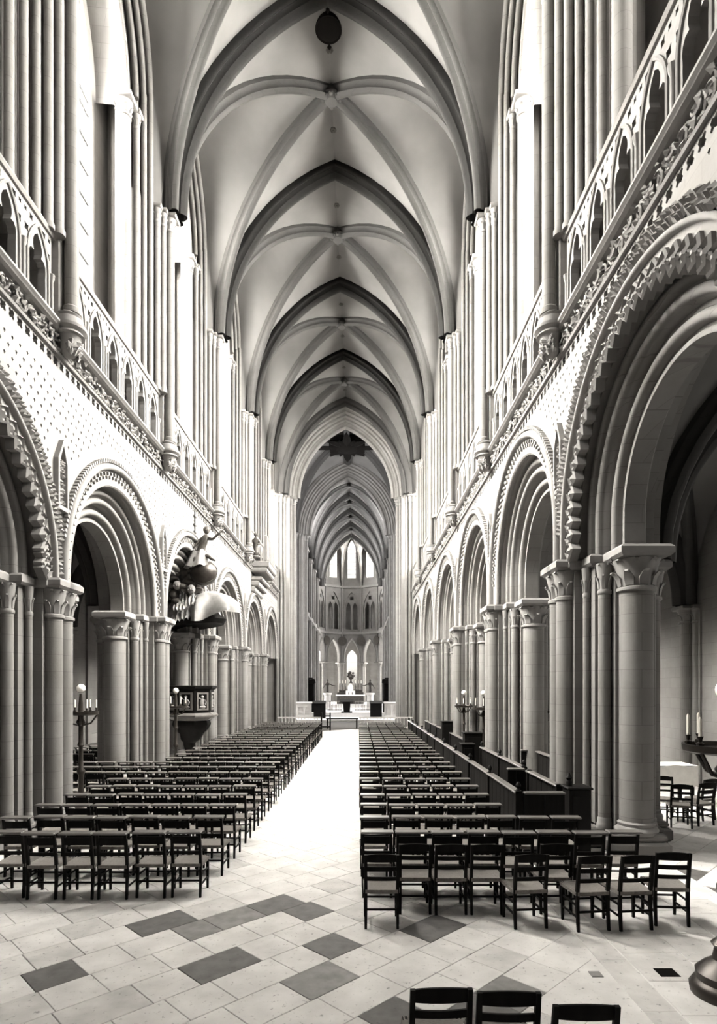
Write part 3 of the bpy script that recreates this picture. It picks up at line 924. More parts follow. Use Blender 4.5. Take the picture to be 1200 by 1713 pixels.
# ================================================================== AISLES
for s, nm in ((1, 'right'), (-1, 'left')):
    aw = setting('wall_aisle_' + nm, label='outer aisle wall on the {} side'.format('pew' if s == 1 else 'pulpit'), cat='wall')
    m = MB(); m.plate(rect(-BAY / 2, BAY / 2, 0, 9.3), [lancet(0.85, 2.9, 5.6, 6.9)], 0, 0.3); me = m.mesh('aisle_wall_bay', STONE)
    m = MB(); m.plate(rect(-BAY / 2, BAY / 2, 0, 9.3), [], 0, 0.3); m.plate(rect(-1.3, 1.3, 0.4, 7.0), [lancet(0.9, 0.8, 4.6, 6.4)], -0.1, 0.0); me_blind = m.mesh('aisle_wall_bay', STONE)
    g = MB(); g.plate(lancet(0.85, 2.9, 5.6, 6.9), [], 0.18, 0.2); gme = g.mesh('pane', GLASS)
    bl = MB()
    for i in range(1, 7): bl.box(0.15, 0.18, -0.85, 0.85, 2.9 + i * 0.5, 2.93 + i * 0.5)
    bl.box(0.15, 0.18, -0.02, 0.02, 2.9, 6.9); bme = bl.mesh('glazing_bars', LEAD)
    q = MB(); zc = 5.15
    for x, y, r in ((-0.12, 0, 0.2), (-0.02, 0.3, 0.12), (-0.02, -0.3, 0.12)):
        q.lathe(x, y, [(r * 1.3, 0), (r * 1.3, 0.4), (r, 0.45), (r, zc - 0.5)], 12); leafy_capital(q, x, y, r, zc - 0.5, zc - 0.12, 10, 6, rows=1); q.bbox(x - r * 1.6, x + r * 1.6, y - r * 1.6, y + r * 1.6, zc - 0.12, zc, 0.03)
    q.box(-0.05, 0.1, -0.5, 0.5, 0, zc); qme = q.mesh('respond', STONE, 45)
    ce = setting('ceiling', None, (0, 0, 0), 0, 'low ribbed vaults over the aisle on the {} side'.format('pew' if s == 1 else 'pulpit'), 'vault')
    cb = None
    for k in range(-1, 6):
        loc = (s * 10.6, bay_mid(k), 0); rz = 0 if s == 1 else PI
        open_ = s == 1 and k >= 0
        wbay = put('aisle_wall_bay', me if open_ else me_blind, aw, loc, rz); wbay.scale = (1, bay_scale(k), 1)
        if open_: put('pane', gme, wbay); put('glazing_bars', bme, wbay)
        put('respond', qme, aw, (s * 10.6, PIERY[k], 0), rz)
        if cb is None:
            cb = put('aisle_vault', None, ce, loc=(s * 8.5, loc[1], 0))
            vault_bay(cb, 0, 0, 2.05, BAY, 5.2, 8.7, 8.75, 2.1, 3.0, 5.2, 8.6, n=10, boss=False)
            transverse(cb, 0, BAY / 2, 2.05, 5.2, 8.65, n=10)
        else:
            c2 = copy_tree(cb, ce); c2.location = (s * 8.5, loc[1], 0); c2.scale = (1, bay_scale(k), 1)
    m = MB(); m.box(s * 6.35 if s > 0 else -10.9, 10.9 if s > 0 else -6.35, -3, 42.5, 9.3, 9.45)
    put('aisle_roof', m.mesh('aisle_roof', PLASTER), ce)
    m = MB(); m.box(s * 6.5 if s > 0 else -10.9, 10.9 if s > 0 else -6.5, 42.2, 42.5, 0, 9.4)
    put('aisle_end', m.mesh('aisle_end', STONE), aw)
# west end behind the viewpoint and an added slab over the vaults that stops sky light leaking in
m = MB(); m.plate([(-10.9, 0), (-10.9, 9.4), (-6.6, 9.4), (-6.6, 25.2), (6.6, 25.2), (6.6, 9.4), (10.9, 9.4), (10.9, 0)], [], 0, 0.4)
setting('wall_west', m.mesh('wall_west', STONE), (0, -2.9, 0), PI / 2 + PI, 'plain west wall behind the viewpoint', 'wall')
m = MB(); m.box(-6.6, 6.6, -3, 42.8, 25.0, 25.25); m.box(-13.2, 13.2, 42.8, 55.6, 25.6, 25.8); m.box(-5.4, 5.4, 55.6, 83, 25.4, 25.6)
setting('roof', m.mesh('roof', HOLE), label='unseen roof slab added above the vaults to stop light leaks', cat='roof')

# ================================================================== CROSSING
YC0, YC1 = 42.4, 53.6
def crossing_pier(s, y, east):
    root = setting('crossing_pier', None, (s * 4.6, y, 0), 0 if s == 1 else PI)
    g = 1 if s == 1 else -1
    c = MB(); c.box(-0.62, 1.9, -0.75, 0.75, 0, 25); part('core', c, WALLST, root)
    sp = [(-0.80, 0.0, 0.19)]
    for i, (x, yy) in enumerate(((-0.66, 0.34), (-0.46, 0.55), (-0.26, 0.74), (-0.02, 0.88), (0.22, 0.95))):
        for sy in (-1, 1): sp.append((x, sy * yy, 0.115))
    for x, yy, r in sp:
        m = MB(); m.lathe(x, yy, [(r * 1.35, 0), (r * 1.35, 0.5), (r, 0.58), (r, 15.9)], 12); part('shaft', m, STONE, root, 40)
        m = MB(); leafy_capital(m, x, yy, r, 15.9, 16.3, 10, 6, rows=1); k = r * 1.6; m.bbox(x - k, x + k, yy - k, yy + k, 16.3, 16.45, 0.03); part('capital', m, CARVED, root, 50)
    return root
for nm, y in (('west', YC0 + 0.8), ('east', YC1)):
    for s in (1, -1):
        p = crossing_pier(s, y, nm == 'east')
        tag(p, "tall bundled crossing pier, {} side of the {} crossing arch".format('pew' if s == 1 else 'pulpit', 'nearer' if nm == 'west' else 'farther'), 'pier')
    a = setting('crossing_arch', None, (0, y, 0), 0, "many-moulded pointed arch at the {} side of the crossing".format('near' if nm == 'west' else 'far'), 'arch')
    for i, (hs, top, dy) in enumerate(((3.80, 22.0, 0.0), (4.02, 22.2, 0.34), (4.22, 22.4, 0.55), (4.42, 22.6, 0.74), (4.62, 22.85, 0.92))):
        for sy in ((-1, 1) if dy else (1,)):
            for sx in (-1, 1):
                m = MB(); T = arc3((sx * hs, sy * dy, 16.45), (0, sy * dy, top), 20)
                k = 1.0 if dy == 0 else 0.62
                rib_half(m, T, [(b * k, q * k) for b, q in TRANSV]); part('moulded_order', m, STONE, a, 40)
    for sx in (-1, 1):
        T = arc3((sx * 3.95, 0, 16.45), (0, 0, 22.2), 20)
        m = MB(); m.grid([[(p.x * 1.0, -0.75, p.z + 0.25) for p in T], [(p.x, 0.75, p.z + 0.25) for p in T]])
        for yy in (-0.75, 0.75): m.grid([[(p.x, yy, p.z + 0.25) for p in T], [(p.x, yy, 25.2) for p in T]])
        part('arch_wall', m, WALLST, a)
# crossing vault with its big eight-petalled central ornament
cv = setting('ceiling', None, (0, (YC0 + 0.8 + YC1) / 2, 0), 0, 'ribbed crossing vault behind the nave', 'vault')
hl = (YC1 - YC0 - 0.8) / 2
vault_bay(cv, 0, 0, 4.7, 2 * hl - 1.4, 16.45, 22.7, 23.0, 4.7, hl - 0.9, 16.45, 22.7, boss=False, dprof=[(b * 1.5, q * 1.3) for b, q in DIAGP])
for sgn in (-1, 1):
    m = MB(); m.bar((0, sgn * 0.3, 22.85), (0, sgn * (hl - 0.6), 22.55), 0.42, 0.3); part('ridge_rib', m, RIB_SHADE, cv)
    m = MB(); m.bar((sgn * 0.3, 0, 22.85), (sgn * 4.7, 0, 22.6), 0.3, 0.26); part('ridge_rib', m, RIB_SHADE, cv)
st = setting('vault_star', None, (0, (YC0 + 0.8 + YC1) / 2, 0)); st['kind'] = 'thing'
tag(st, 'huge dark star shaped ornament with petals at the crown of the crossing vault', 'ornament')
for i in range(16):
    a_ = i * PI / 8
    big = i % 2 == 0
    R_, w_ = (2.75, 0.34) if i % 4 == 0 else ((2.0, 0.42) if big else (1.55, 0.30))
    m = MB(); z = 22.15
    c_, s_ = math.cos(a_), math.sin(a_)
    ring = []
    for q, wd in ((0.2, 0.6), (0.45, 1.0), (0.75, 0.85), (0.92, 0.5), (1.0, 0.08)):
        r = R_ * q; ww = w_ * wd
        ring.append([(c_ * r - s_ * ww, s_ * r + c_ * ww, z), (c_ * r, s_ * r, z - 0.14), (c_ * r + s_ * ww, s_ * r - c_ * ww, z), (c_ * r, s_ * r, z + 0.2)])
    m.lofts(ring); part('petal', m, HOLE, st, 30)
m = MB(); m.lathe(0, 0, [(0.05, 21.9), (0.5, 21.97), (0.9, 22.04), (1.0, 22.15), (0.8, 22.4), (0.3, 22.5)], 24); part('hub', m, HOLE, st, 40)
# transept sides
for s, nm in ((1, 'right'), (-1, 'left')):
    m = MB(); m.plate(rect(-6.6, 6.6, 0, 25.4), [lancet(2.0, 9, 15, 19)], 0, 0.4)
    setting('wall_transept_' + nm, m.mesh('wall_transept', WALLST), (s * 12.4, 48.6, 0), 0 if s == 1 else PI, 'end wall of the transept on the {} side'.format('pew' if s == 1 else 'pulpit'), 'wall')
    m = MB(); x0, x1 = sorted((s * 6.4, s * 12.8)); m.box(x0, x1, 42.0, 42.5, 9.3, 25.4); m.box(x0, x1, 55.0, 55.4, 0, 25.4)
    setting('wall_transept_side_' + nm, m.mesh('wall_transept_side', WALLST), (0, 0, 0), 0, 'side walls of the transept on the {} side'.format('pew' if s == 1 else 'pulpit'), 'wall')

# ================================================================== CHOIR
CB, CY0, CX = 5.4, 55.0, 4.15
m = MB(); m.plate(rect(-CB / 2, CB / 2, 0, 16.4), [lancet(1.75, 0.0, 6.2, 9.4)] + [lancet(0.42, 11.0, 14.0, 15.4, 6, c) for c in (-1.7, -0.58, 0.58, 1.7)], 0, 0.5)
ch_low = m.mesh('choir_bay_wall', WALLST)
m = MB(); m.plate(rect(-CB / 2, CB / 2, 16.4, 25.2), [lancet(0.8, 17.2, 20, 22.2, 8, -1.0), lancet(0.8, 17.2, 20, 22.2, 8, 1.0)], 0.1, 0.5)
ch_up = m.mesh('choir_clerestory', WALLST)
m = MB()
for z in (10.1, 16.4): m.box(-0.14, 0.1, -CB / 2, CB / 2, z - 0.1, z + 0.12)
ch_st = m.mesh('string_course', CARVED)
m = MB()
for x, y, r in ((-0.22, 0, 0.13), (-0.1, 0.25, 0.09), (-0.1, -0.25, 0.09)):
    m.lathe(x, y, [(r, 0), (r, 15.3)], 10); leafy_capital(m, x, y, r, 15.3, 15.7, 8, 5, rows=1); m.bbox(x - r * 1.6, x + r * 1.6, y - r * 1.6, y + r * 1.6, 15.7, 15.82, 0.02)
ch_sh = m.mesh('wall_shaft', STONE, 45)
for s, nm in ((1, 'right'), (-1, 'left')):
    cw = setting('wall_choir_' + nm, label='choir side wall beyond the crossing on the {} side'.format('pew' if s == 1 else 'pulpit'), cat='wall')
    for k in range(4):
        loc = (s * CX, CY0 + CB * (k + 0.5), 0); rz = 0 if s == 1 else PI
        put('choir_bay_wall', ch_low, cw, loc, rz); put('choir_clerestory', ch_up, cw, loc, rz); put('string_course', ch_st, cw, loc, rz)
        put('wall_shaft', ch_sh, cw, (s * CX, CY0 + CB * k, 0), rz)
    m = MB(); m.box(0.6, 0.7, -11, 11, 10.2, 16.4); put('passage_back', m.mesh('passage_back', WALLST), cw, (s * CX, 65.8, 0), 0 if s == 1 else PI)
    m = MB(); m.plate(rect(-11, 11, 0, 9.5), [lancet(0.8, 2.4, 5.4, 6.6, 6, -8.1 + 5.4 * i) for i in range(4)], 0, 0.3)
    m.box(-4.2, 0, -11, 11, 9.5, 9.7)
    put('choir_aisle_wall', m.mesh('choir_aisle_wall', STONE), cw, (s * 8.0, 65.8, 0), 0 if s == 1 else PI)
cc = setting('ceiling', None, (0, 0, 0), 0, 'ribbed choir vaults receding to the apse', 'vault')
v0 = put('choir_vault', None, cc, loc=(0, CY0 + CB / 2, 0))
vault_bay(v0, 0, 0, 3.95, CB, 15.8, 22.5, 22.5, 4.2, CB / 2 - 0.3, 16.4, 22.4, n=12, boss=True)
transverse(v0, 0, CB / 2, 3.95, 15.8, 22.5, n=14)
for k in range(1, 4):
    c2 = copy_tree(v0, cc); c2.location = (0, CY0 + CB * (k + 0.5), 0)
# apse
AR = 4.1
ap = setting('wall_apse', None, (0, 76.8, 0), 0, 'polygonal apse wall of arches, gallery and tall windows at the far end', 'wall')
hw = AR * math.tan(PI / 10)
apm = {}
m = MB(); m.plate(rect(-hw, hw, 6.2, 10.0), [lancet(0.95, 6.2, 6.9, 9.3)], 0, 0.55); apm['arcade_panel'] = m.mesh('arcade_panel', STONE)
m = MB(); m.sweep([(-0.02, y, z) for y, z in lancet(1.05, 6.2, 6.9, 9.45)], [(0.06, -0.06), (-0.06, -0.06), (-0.08, 0.02), (0.02, 0.06)], (1, 0, 0)); apm['arch_moulding'] = m.mesh('arch_moulding', CARVED)
trl = [[(y, z) for y, z in lancet(0.36, 10.7, 13.4, 14.3, 6, c)] for c in (-0.45, 0.45)] + [quatre(0, 14.85, 0.3)]
m = MB(); m.plate(rect(-hw, hw, 10.3, 16.3), trl, 0.12, 0.3); m.plate(rect(-hw, hw, 10.3, 16.3), [lancet(1.0, 10.6, 13.4, 15.7)], 0, 0.13); m.box(0.9, 1.0, -hw - 0.3, hw + 0.3, 10.2, 16.4); apm['gallery_panel'] = m.mesh('gallery_panel', STONE)
m = MB(); m.plate(rect(-hw, hw, 16.5, 25.0), [lancet(0.56, 17.6, 21.2, 22.7)], 0.1, 0.4); apm['clerestory_panel'] = m.mesh('clerestory_panel', STONE)
m = MB(); m.box(-0.14, 0.5, -hw, hw, 9.98, 10.3); m.box(-0.14, 0.5, -hw, hw, 16.25, 16.52); apm['string_course'] = m.mesh('string_course', CARVED)
m = MB(); m.plate(lancet(0.56, 17.6, 21.2, 22.7), [], 0.28, 0.3); apm['pane'] = m.mesh('pane', GLASS)
m = MB()
for i in range(1, 9): m.box(0.24, 0.28, -0.56, 0.56, 17.6 + 0.55 * i, 17.64 + 0.55 * i)
apm['glazing_bars'] = m.mesh('glazing_bars', LEAD)
hw2 = 8.0 * math.tan(PI / 10)
m = MB(); m.plate(rect(-hw2, hw2, 0, 10), [lancet(0.72, 2.6, 6.8, 8.1)], 0, 0.3); apm['ambulatory_wall'] = m.mesh('ambulatory_wall', STONE)
m = MB(); m.plate(lancet(0.72, 2.6, 6.8, 8.1), [], 0.15, 0.17); amb_pane = m.mesh('pane', GLASS)
for i in range(5):
    a_ = math.radians(18 + 36 * i)
    for nm_ in ('arcade_panel', 'arch_moulding', 'gallery_panel', 'clerestory_panel', 'string_course', 'pane', 'glazing_bars'):
        put(nm_, apm[nm_], ap, (AR * math.cos(a_), AR * math.sin(a_), 0), a_)
    wv = put('ambulatory_wall', apm['ambulatory_wall'], ap, (8.0 * math.cos(a_), 8.0 * math.sin(a_), 0), a_)
    put('pane', amb_pane, wv)
rc = AR / math.cos(PI / 10)
m = MB(); m.lathe(0, 0, [(0.42, 0.6), (0.42, 0.9), (0.30, 1.05), (0.28, 5.6)], 14); leafy_capital(m, 0, 0, 0.28, 5.6, 6.05, 12, 8); m.bbox(-0.5, 0.5, -0.5, 0.5, 6.05, 6.22, 0.04); colm = m.mesh('column', STONE, 45)
m = MB(); m.lathe(0, 0, [(0.08, 6.2), (0.08, 17.3)], 8); m.lathe(0, 0, [(0.1, 17.0), (0.18, 17.35), (0.1, 17.4)], 8); slim = m.mesh('wall_shaft', CARVED, 45)
m = MB(); m.lathe(0, 0, [(0.5, 0), (0.62, 0.06), (0.62, 0.1), (0.5, 0.12)], 20)
for i in range(8):
    b_ = i * PI / 4
    m.ball((0.3 * math.cos(b_), 0.3 * math.sin(b_), 0.06), (0.16, 0.16, 0.05), 8, 4)
m.lathe(0, 0, [(0.1, 0.02), (0.62, 0.02)], 20)
rosm = m.mesh('roundel', GILT, 40)
amb = MB(); amb.lathe(0, 0, [(AR + 0.5, 9.9), (8.4, 9.9)], 20, 0, PI); put('ambulatory_ceiling', amb.mesh('ambulatory_ceiling', PLASTER), ap)
corners = [math.radians(36 * i) for i in range(6)]
for i, a_ in enumerate(corners):
    for rr in ((rc + 0.25, rc + 0.95) if 0 < i < 5 else (rc + 0.25,)):
        put('column', colm, ap, (rr * math.cos(a_), rr * math.sin(a_), 0), a_)
    put('wall_shaft', slim, ap, ((rc - 0.08) * math.cos(a_), (rc - 0.08) * math.sin(a_), 0))
    if 0 < i < 5:
        r_ = put('roundel', rosm, ap, ((rc - 0.22) * math.cos(a_), (rc - 0.22) * math.sin(a_), 9.05)); r_.rotation_euler = (0, -PI / 2, a_)
av = setting('ceiling', None, (0, 76.8, 0), 0, 'apse vault with ribs meeting at a boss', 'vault')
apex = Vector((0, -0.4, 22.5)); R_ = []
for a_ in corners:
    R_.append(arc3((rc * math.cos(a_) * 0.98, rc * math.sin(a_) * 0.98, 17.4), apex, 12))
for i in range(6):
    m = MB(); rib_half(m, R_[i], [(b * 0.8, q * 0.8) for b, q in DIAGP]); part('vault_rib', m, STONE, av, 40)
for i in range(5):
    c0, c1 = R_[i][0], R_[i + 1][0]
    top = Vector(((c0.x + c1.x) / 2 * 1.02, (c0.y + c1.y) / 2 * 1.02, 23.0))
    for rib, c in ((R_[i], c0), (R_[i + 1], c1)):
        Wl = arc3((c.x * 1.02, c.y * 1.02, 17.4), top, 12, 3.0)[1:]; Wl[0] = Vector((c.x * 1.02, c.y * 1.02, 17.4))
        m = MB(); m.grid([[p.lerp(q, t / 3) for t in range(4)] for p, q in zip(rib, Wl)]); part('vault_web', m, PLASTER, av, 60)

# ===FURNITURE===
# ================================================================== CHAIRS
def chair_parts(kind):
    """list of (name, MB, material index); local +y is the way the sitter faces"""
    P = []
    def one(nm, mat, *bars):
        b = MB(); b.cur = mat
        for q in bars: b.bar(*q)
        P.append((nm, b, mat))
    top = 0.87
    for sx in (-1, 1):
        b = MB(); b.lofts([[(sx * 0.185 + x * k, y0 + y * k, z) for x, y in ((-1, -1), (1, -1), (1, 1), (-1, 1))]
                           for y0, z, k in ((-0.015, 0, 0.015), (0.01, 0.25, 0.018), (0.01, 0.45, 0.019), (-0.02, 0.68, 0.018), (-0.055, top, 0.016))])
        P.append(('back_post', b, 0))
        b = MB(); b.lofts([[(sx * 0.19 + x * k, 0.37 + y * k, z) for x, y in ((-1, -1), (1, -1), (1, 1), (-1, 1))] for z, k in ((0, 0.014), (0.3, 0.018), (0.455, 0.019))])
        P.append(('leg', b, 0))
        for z in (0.16, 0.29): one('stretcher', 0, ((sx * 0.188, 0.0, z), (sx * 0.19, 0.37, z), 0.016, 0.022))
    b = MB(); b.cur = 1
    rows = []
    for i in range(5):
        y = 0.0 + 0.39 * i / 4
        wd = 0.188 + 0.014 * i / 4
        rows.append([(wd * q / 3, y, 0.445 + 0.012 * (abs(q) == 3) - 0.018 * (1 - abs(q) / 3) * math.sin(PI * i / 4)) for q in range(-3, 4)])
    b.grid(rows); b.grid([[(x, y, z - 0.045) for x, y, z in r] for r in rows])
    b.bar((-0.19, 0.0, 0.43), (0.19, 0.0, 0.43), 0.03, 0.04); b.bar((-0.20, 0.39, 0.43), (0.20, 0.39, 0.43), 0.03, 0.04)
    for sx in (-1, 1): b.bar((sx * 0.195, 0, 0.43), (sx * 0.20, 0.39, 0.43), 0.03, 0.04)
    P.append(('seat', b, 1))
    one('stretcher', 0, ((-0.185, 0.0, 0.22), (0.185, 0.0, 0.22), 0.016, 0.024))
    one('stretcher', 0, ((-0.2, 0.37, 0.24), (0.2, 0.37, 0.24), 0.016, 0.022))
    def slat(z, h, y, bow=0.012, w=0.185):
        b = MB(); n = 6
        for i in range(n):
            x0, x1 = -w + 2 * w * i / n, -w + 2 * w * (i + 1) / n
            f = lambda x: y - bow * (1 - (x / w) ** 2)
            g = lambda x: z + h / 2 + (0.018 * (1 - (x / w) ** 2) if h > 0.06 and kind == 'plain' else 0)
            b.lofts([[(x, f(x) - 0.009, z - h / 2), (x, f(x) + 0.009, z - h / 2), (x, f(x) + 0.009, g(x)), (x, f(x) - 0.009, g(x))] for x in (x0, x1)])
        return b
    if kind == 'prayer':
        P.append(('slat', slat(0.775, 0.10, -0.038), 0)); P.append(('slat', slat(0.60, 0.05, -0.01), 0))
        b = MB(); b.cur = 2; b.bbox(-0.216, 0.216, -0.125, 0.035, top, top + 0.028, 0.009); P.append(('arm_rest', b, 2))
    else:
        P.append(('top_rail', slat(0.825, 0.08, -0.045, 0.02), 0)); P.append(('slat', slat(0.70, 0.05, -0.025, 0.016), 0)); P.append(('slat', slat(0.58, 0.045, -0.006, 0.012), 0))
    return P
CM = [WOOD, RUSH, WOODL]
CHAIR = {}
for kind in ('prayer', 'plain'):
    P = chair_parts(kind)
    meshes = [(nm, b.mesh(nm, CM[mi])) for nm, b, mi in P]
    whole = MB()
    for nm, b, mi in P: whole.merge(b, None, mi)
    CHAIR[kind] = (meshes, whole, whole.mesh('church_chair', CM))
def add_chair(kind, x, y, rz, label, group, parts=True):
    ms, whole, wm = CHAIR[kind]
    if parts:
        o = put('church_chair', None, None, (x, y, 0), rz)
        for nm, me in ms: put(nm, me, o)
    else:
        o = put('church_chair', wm, None, (x, y, 0), rz)
    return tag(o, label, 'chair', group)
ROWP = 0.93
seats = []
for i in range(28):
    y = 7.95 + ROWP * i
    for j in range(11 if 13.2 < y < 15.5 else 7):                # pulpit side, running on between the piers
        X = -2.22 - 0.47 * j - (0.08 if i == 0 else 0)
        if X < -5.1 and not 13.2 < y < 15.5: continue
        seats.append((y + random.uniform(-0.05, 0.05), X + CAMX + random.uniform(-0.01, 0.01), random.uniform(-0.035, 0.035), 'pulpit', i, j))
    for j in range(8 if i < 2 else 5):                            # pew side
        X = 0.24 + 0.47 * j
        if i == 1 and j > 6: continue
        seats.append((y + random.uniform(-0.04, 0.04), X + CAMX + random.uniform(-0.01, 0.01), random.uniform(-0.03, 0.03), 'pew', i, j))
seats.sort(key=lambda t: (t[4], t[1]))
far = MB(); n_single = 0
for q, (y, x, rz, sd, i, j) in enumerate(seats):
    if q < 262:
        lab = "dark prayer chair on the {} side of the aisle, {} row, {} from the aisle".format(sd, ordinal(i), ordinal(j))
        add_chair('prayer', x, y, rz, lab, 'prayer chairs on the %s side' % sd, q < 130)
    else:
        far.merge(CHAIR['prayer'][1], Matrix.Translation((x, y, 0)) @ Matrix.Rotation(rz, 4, 'Z'))
o = put('far_chairs', far.mesh('far_chairs', CM)); tag(o, 'mass of dark chairs in the farthest rows before the crossing', 'chairs', kind='stuff')
# loose plain chairs in front of the pew side block: (X from the camera, Y of back feet, turn)
loose = [(0.27, 6.95, 0.0), (0.70, 7.40, 0.0), (1.14, 7.38, 0.02), (1.58, 7.38, 0.0), (2.00, 6.95, 0.10), (2.44, 7.40, 0.0), (2.70, 6.88, 0.12), (3.20, 6.90, 0.10), (3.68, 7.02, -0.08)]
for i, (X, y, rz) in enumerate(loose):
    add_chair('plain', X + CAMX, y, rz, "plain ladder-back chair in the loose front line, {} from the aisle".format(ordinal(i)), 'loose ladder-back chairs')
for i, (X, y, rz) in enumerate(((0.530, 3.88, 0.03), (0.955, 3.84, -0.02), (1.385, 3.68, -0.02))):
    add_chair('plain', X + CAMX, y, rz, "dark chair cut off by the bottom edge, {}".format(("leftmost of three", "middle one of three", "rightmost of three")[i]), 'chairs at the bottom edge')
for i, (x, y, rz) in enumerate(((7.35, 11.9, -0.3), (7.95, 12.1, 0.25), (7.5, 12.9, 2.9), (8.3, 12.6, 0.4))):
    add_chair('plain', x, y, rz, "rush seated chair in the aisle behind the near column, {}".format(("closest to the column", "second from the column", "turned towards the viewpoint", "farthest from the column")[i]), 'chairs in the pew side aisle')
for i in range(12):
    add_chair('prayer', -6.9 - 0.5 * (i % 3), 17.2 + 0.95 * (i // 3), random.uniform(-0.1, 0.1), "chair in the dark pulpit side aisle, {} row, {} from the piers".format(ordinal(i // 3), ordinal(i % 3)), 'chairs in the pulpit side aisle', False)

# ================================================================== BOX PEWS
def finial(mb, x, y, z, k=1.0):
    mb.lathe(x, y, [(0.03 * k, z), (0.045 * k, z + 0.02 * k), (0.03 * k, z + 0.04 * k), (0.06 * k, z + 0.09 * k), (0.05 * k, z + 0.13 * k), (0.015 * k, z + 0.17 * k)], 10)
def pew_wall(x, y0, y1, zt, label, posts=3.0, knobs=True):
    o = put('pew_partition', None, None, (x, y0, 0)); tag(o, label, 'pew')
    L = y1 - y0
    m = MB(); m.bbox(-0.07, 0.07, 0, L, zt - 0.04, zt, 0.012); part('top_rail', m, WOODL, o)
    m = MB(); m.box(-0.045, 0.045, 0, L, 0.0, 0.14); part('bottom_rail', m, WOOD, o)
    n = max(2, int(L / 0.30)); pm = MB(); pm.bbox(-0.022, 0.022, 0.008, L / n - 0.008, 0.12, zt - 0.03, 0.006); me = pm.mesh('plank', WOOD)
    for i in range(n):
        p = part('plank', me, None, o); p.location = (0, i * L / n, 0)
    k = max(1, int(L / posts))
    for i in range(k + 1):
        m = MB(); m.bbox(-0.055, 0.055, i * (L - 0.1) / k, i * (L - 0.1) / k + 0.1, 0, zt + 0.015, 0.01); p = part('post', m, WOOD, o)
        if knobs:
            m = MB(); finial(m, 0, i * (L - 0.1) / k + 0.05, zt + 0.015, 0.8); part('finial', m, WOOD, p, 40)
    return o
def pew_front(x0, x1, y, zt, label, finials=()):
    o = put('pew_screen', None, None, (x0, y, 0)); tag(o, label, 'pew')
    L = x1 - x0
    m = MB(); m.bbox(0, L, -0.07, 0.07, zt - 0.04, zt, 0.012); part('top_rail', m, WOODL, o)
    n = max(2, round(L / 0.28))
    for i in range(n):
        m = MB(); m.bbox(i * L / n + 0.006, (i + 1) * L / n - 0.006, -0.03, 0.03, 0, zt - 0.03, 0.008); part('plank', m, WOOD, o)
    m = MB(); m.box(0, L, -0.05, 0.05, 0, 0.14); part('bottom_rail', m, WOOD, o)
    for f in finials:
        m = MB(); finial(m, f, 0, zt, 1.3); part('finial', m, WOOD, o, 40)
    return o
pew_wall(CAMX + 2.62, 9.75, 31.0, 1.10, 'long dark panelled pew partition beside the chairs, with small knobs along its rail', 2.1)
pew_front(CAMX + 2.70, CAMX + 3.36, 9.75, 1.10, 'low dark front panel of the near box pew')
pew_wall(CAMX + 3.50, 10.4, 12.3, 1.10, 'short dark pew partition against the near pier', 2.5, False)
pew_front(CAMX + 3.10, CAMX + 3.46, 12.45, 1.12, 'dark cross panel inside the near box pew')
pew_wall(CAMX + 3.50, 12.6, 17.0, 1.12, 'dark slatted pew back between the first and second pier', 2.2, True)
pew_wall(CAMX + 4.75, 13.4, 16.0, 1.12, 'dark slatted pew back farther inside the arch, half hidden by the pier', 2.6, False)
pew_front(CAMX + 4.35, CAMX + 4.7, 16.0, 1.14, 'dark end panel of the pew inside the arch')
pew_wall(CAMX + 3.50, 19.0, 22.6, 1.10, 'dark pew back beyond the second pier', 2.0, False)
pew_wall(CAMX + 3.50, 24.4, 31.0, 1.10, 'dark pew back farthest towards the crossing', 2.2, False)
# tall end box with a finial, and the taller reading desks
def pew_box(x0, x1, y0, y1, zt, label, fin=None):
    o = put('pew_end_box', None, None, ((x0 + x1) / 2, y0, 0)); tag(o, label, 'pew')
    w_ = (x1 - x0) / 2
    m = MB(); m.bbox(-w_, w_, 0, y1 - y0, 0, zt - 0.04, 0.012); part('body', m, WOOD, o)
    m = MB(); m.bbox(-w_ - 0.03, w_ + 0.03, -0.03, y1 - y0 + 0.03, zt - 0.04, zt, 0.012); part('top_board', m, WOOD, o)
    m = MB(); m.bbox(-w_ + 0.06, w_ - 0.06, -0.018, 0.01, 0.2, zt - 0.14, 0.008); part('panel', m, WOOD, o)
    if fin is not None:
        m = MB(); m.lathe(fin, (y1 - y0) / 2, [(0.05, zt), (0.05, zt + 0.08), (0.035, zt + 0.1), (0.055, zt + 0.14), (0.03, zt + 0.18), (0.015, zt + 0.22)], 10); part('finial', m, WOOD, o, 40)
pew_box(CAMX + 3.50, CAMX + 3.86, 9.92, 10.25, 1.14, 'dark closed end box of the pew at the foot of the near pier', -0.13)
pew_box(CAMX + 3.30, CAMX + 3.85, 18.55, 18.95, 1.40, 'tall dark seat end standing before the second pier')
pew_box(CAMX + 3.35, CAMX + 3.80, 23.9, 24.3, 1.45, 'tall dark seat end standing before the third pier')
pew_box(CAMX + 2.95, CAMX + 3.30, 17.0, 17.4, 1.20, 'small dark reading desk inside the pew enclosure')

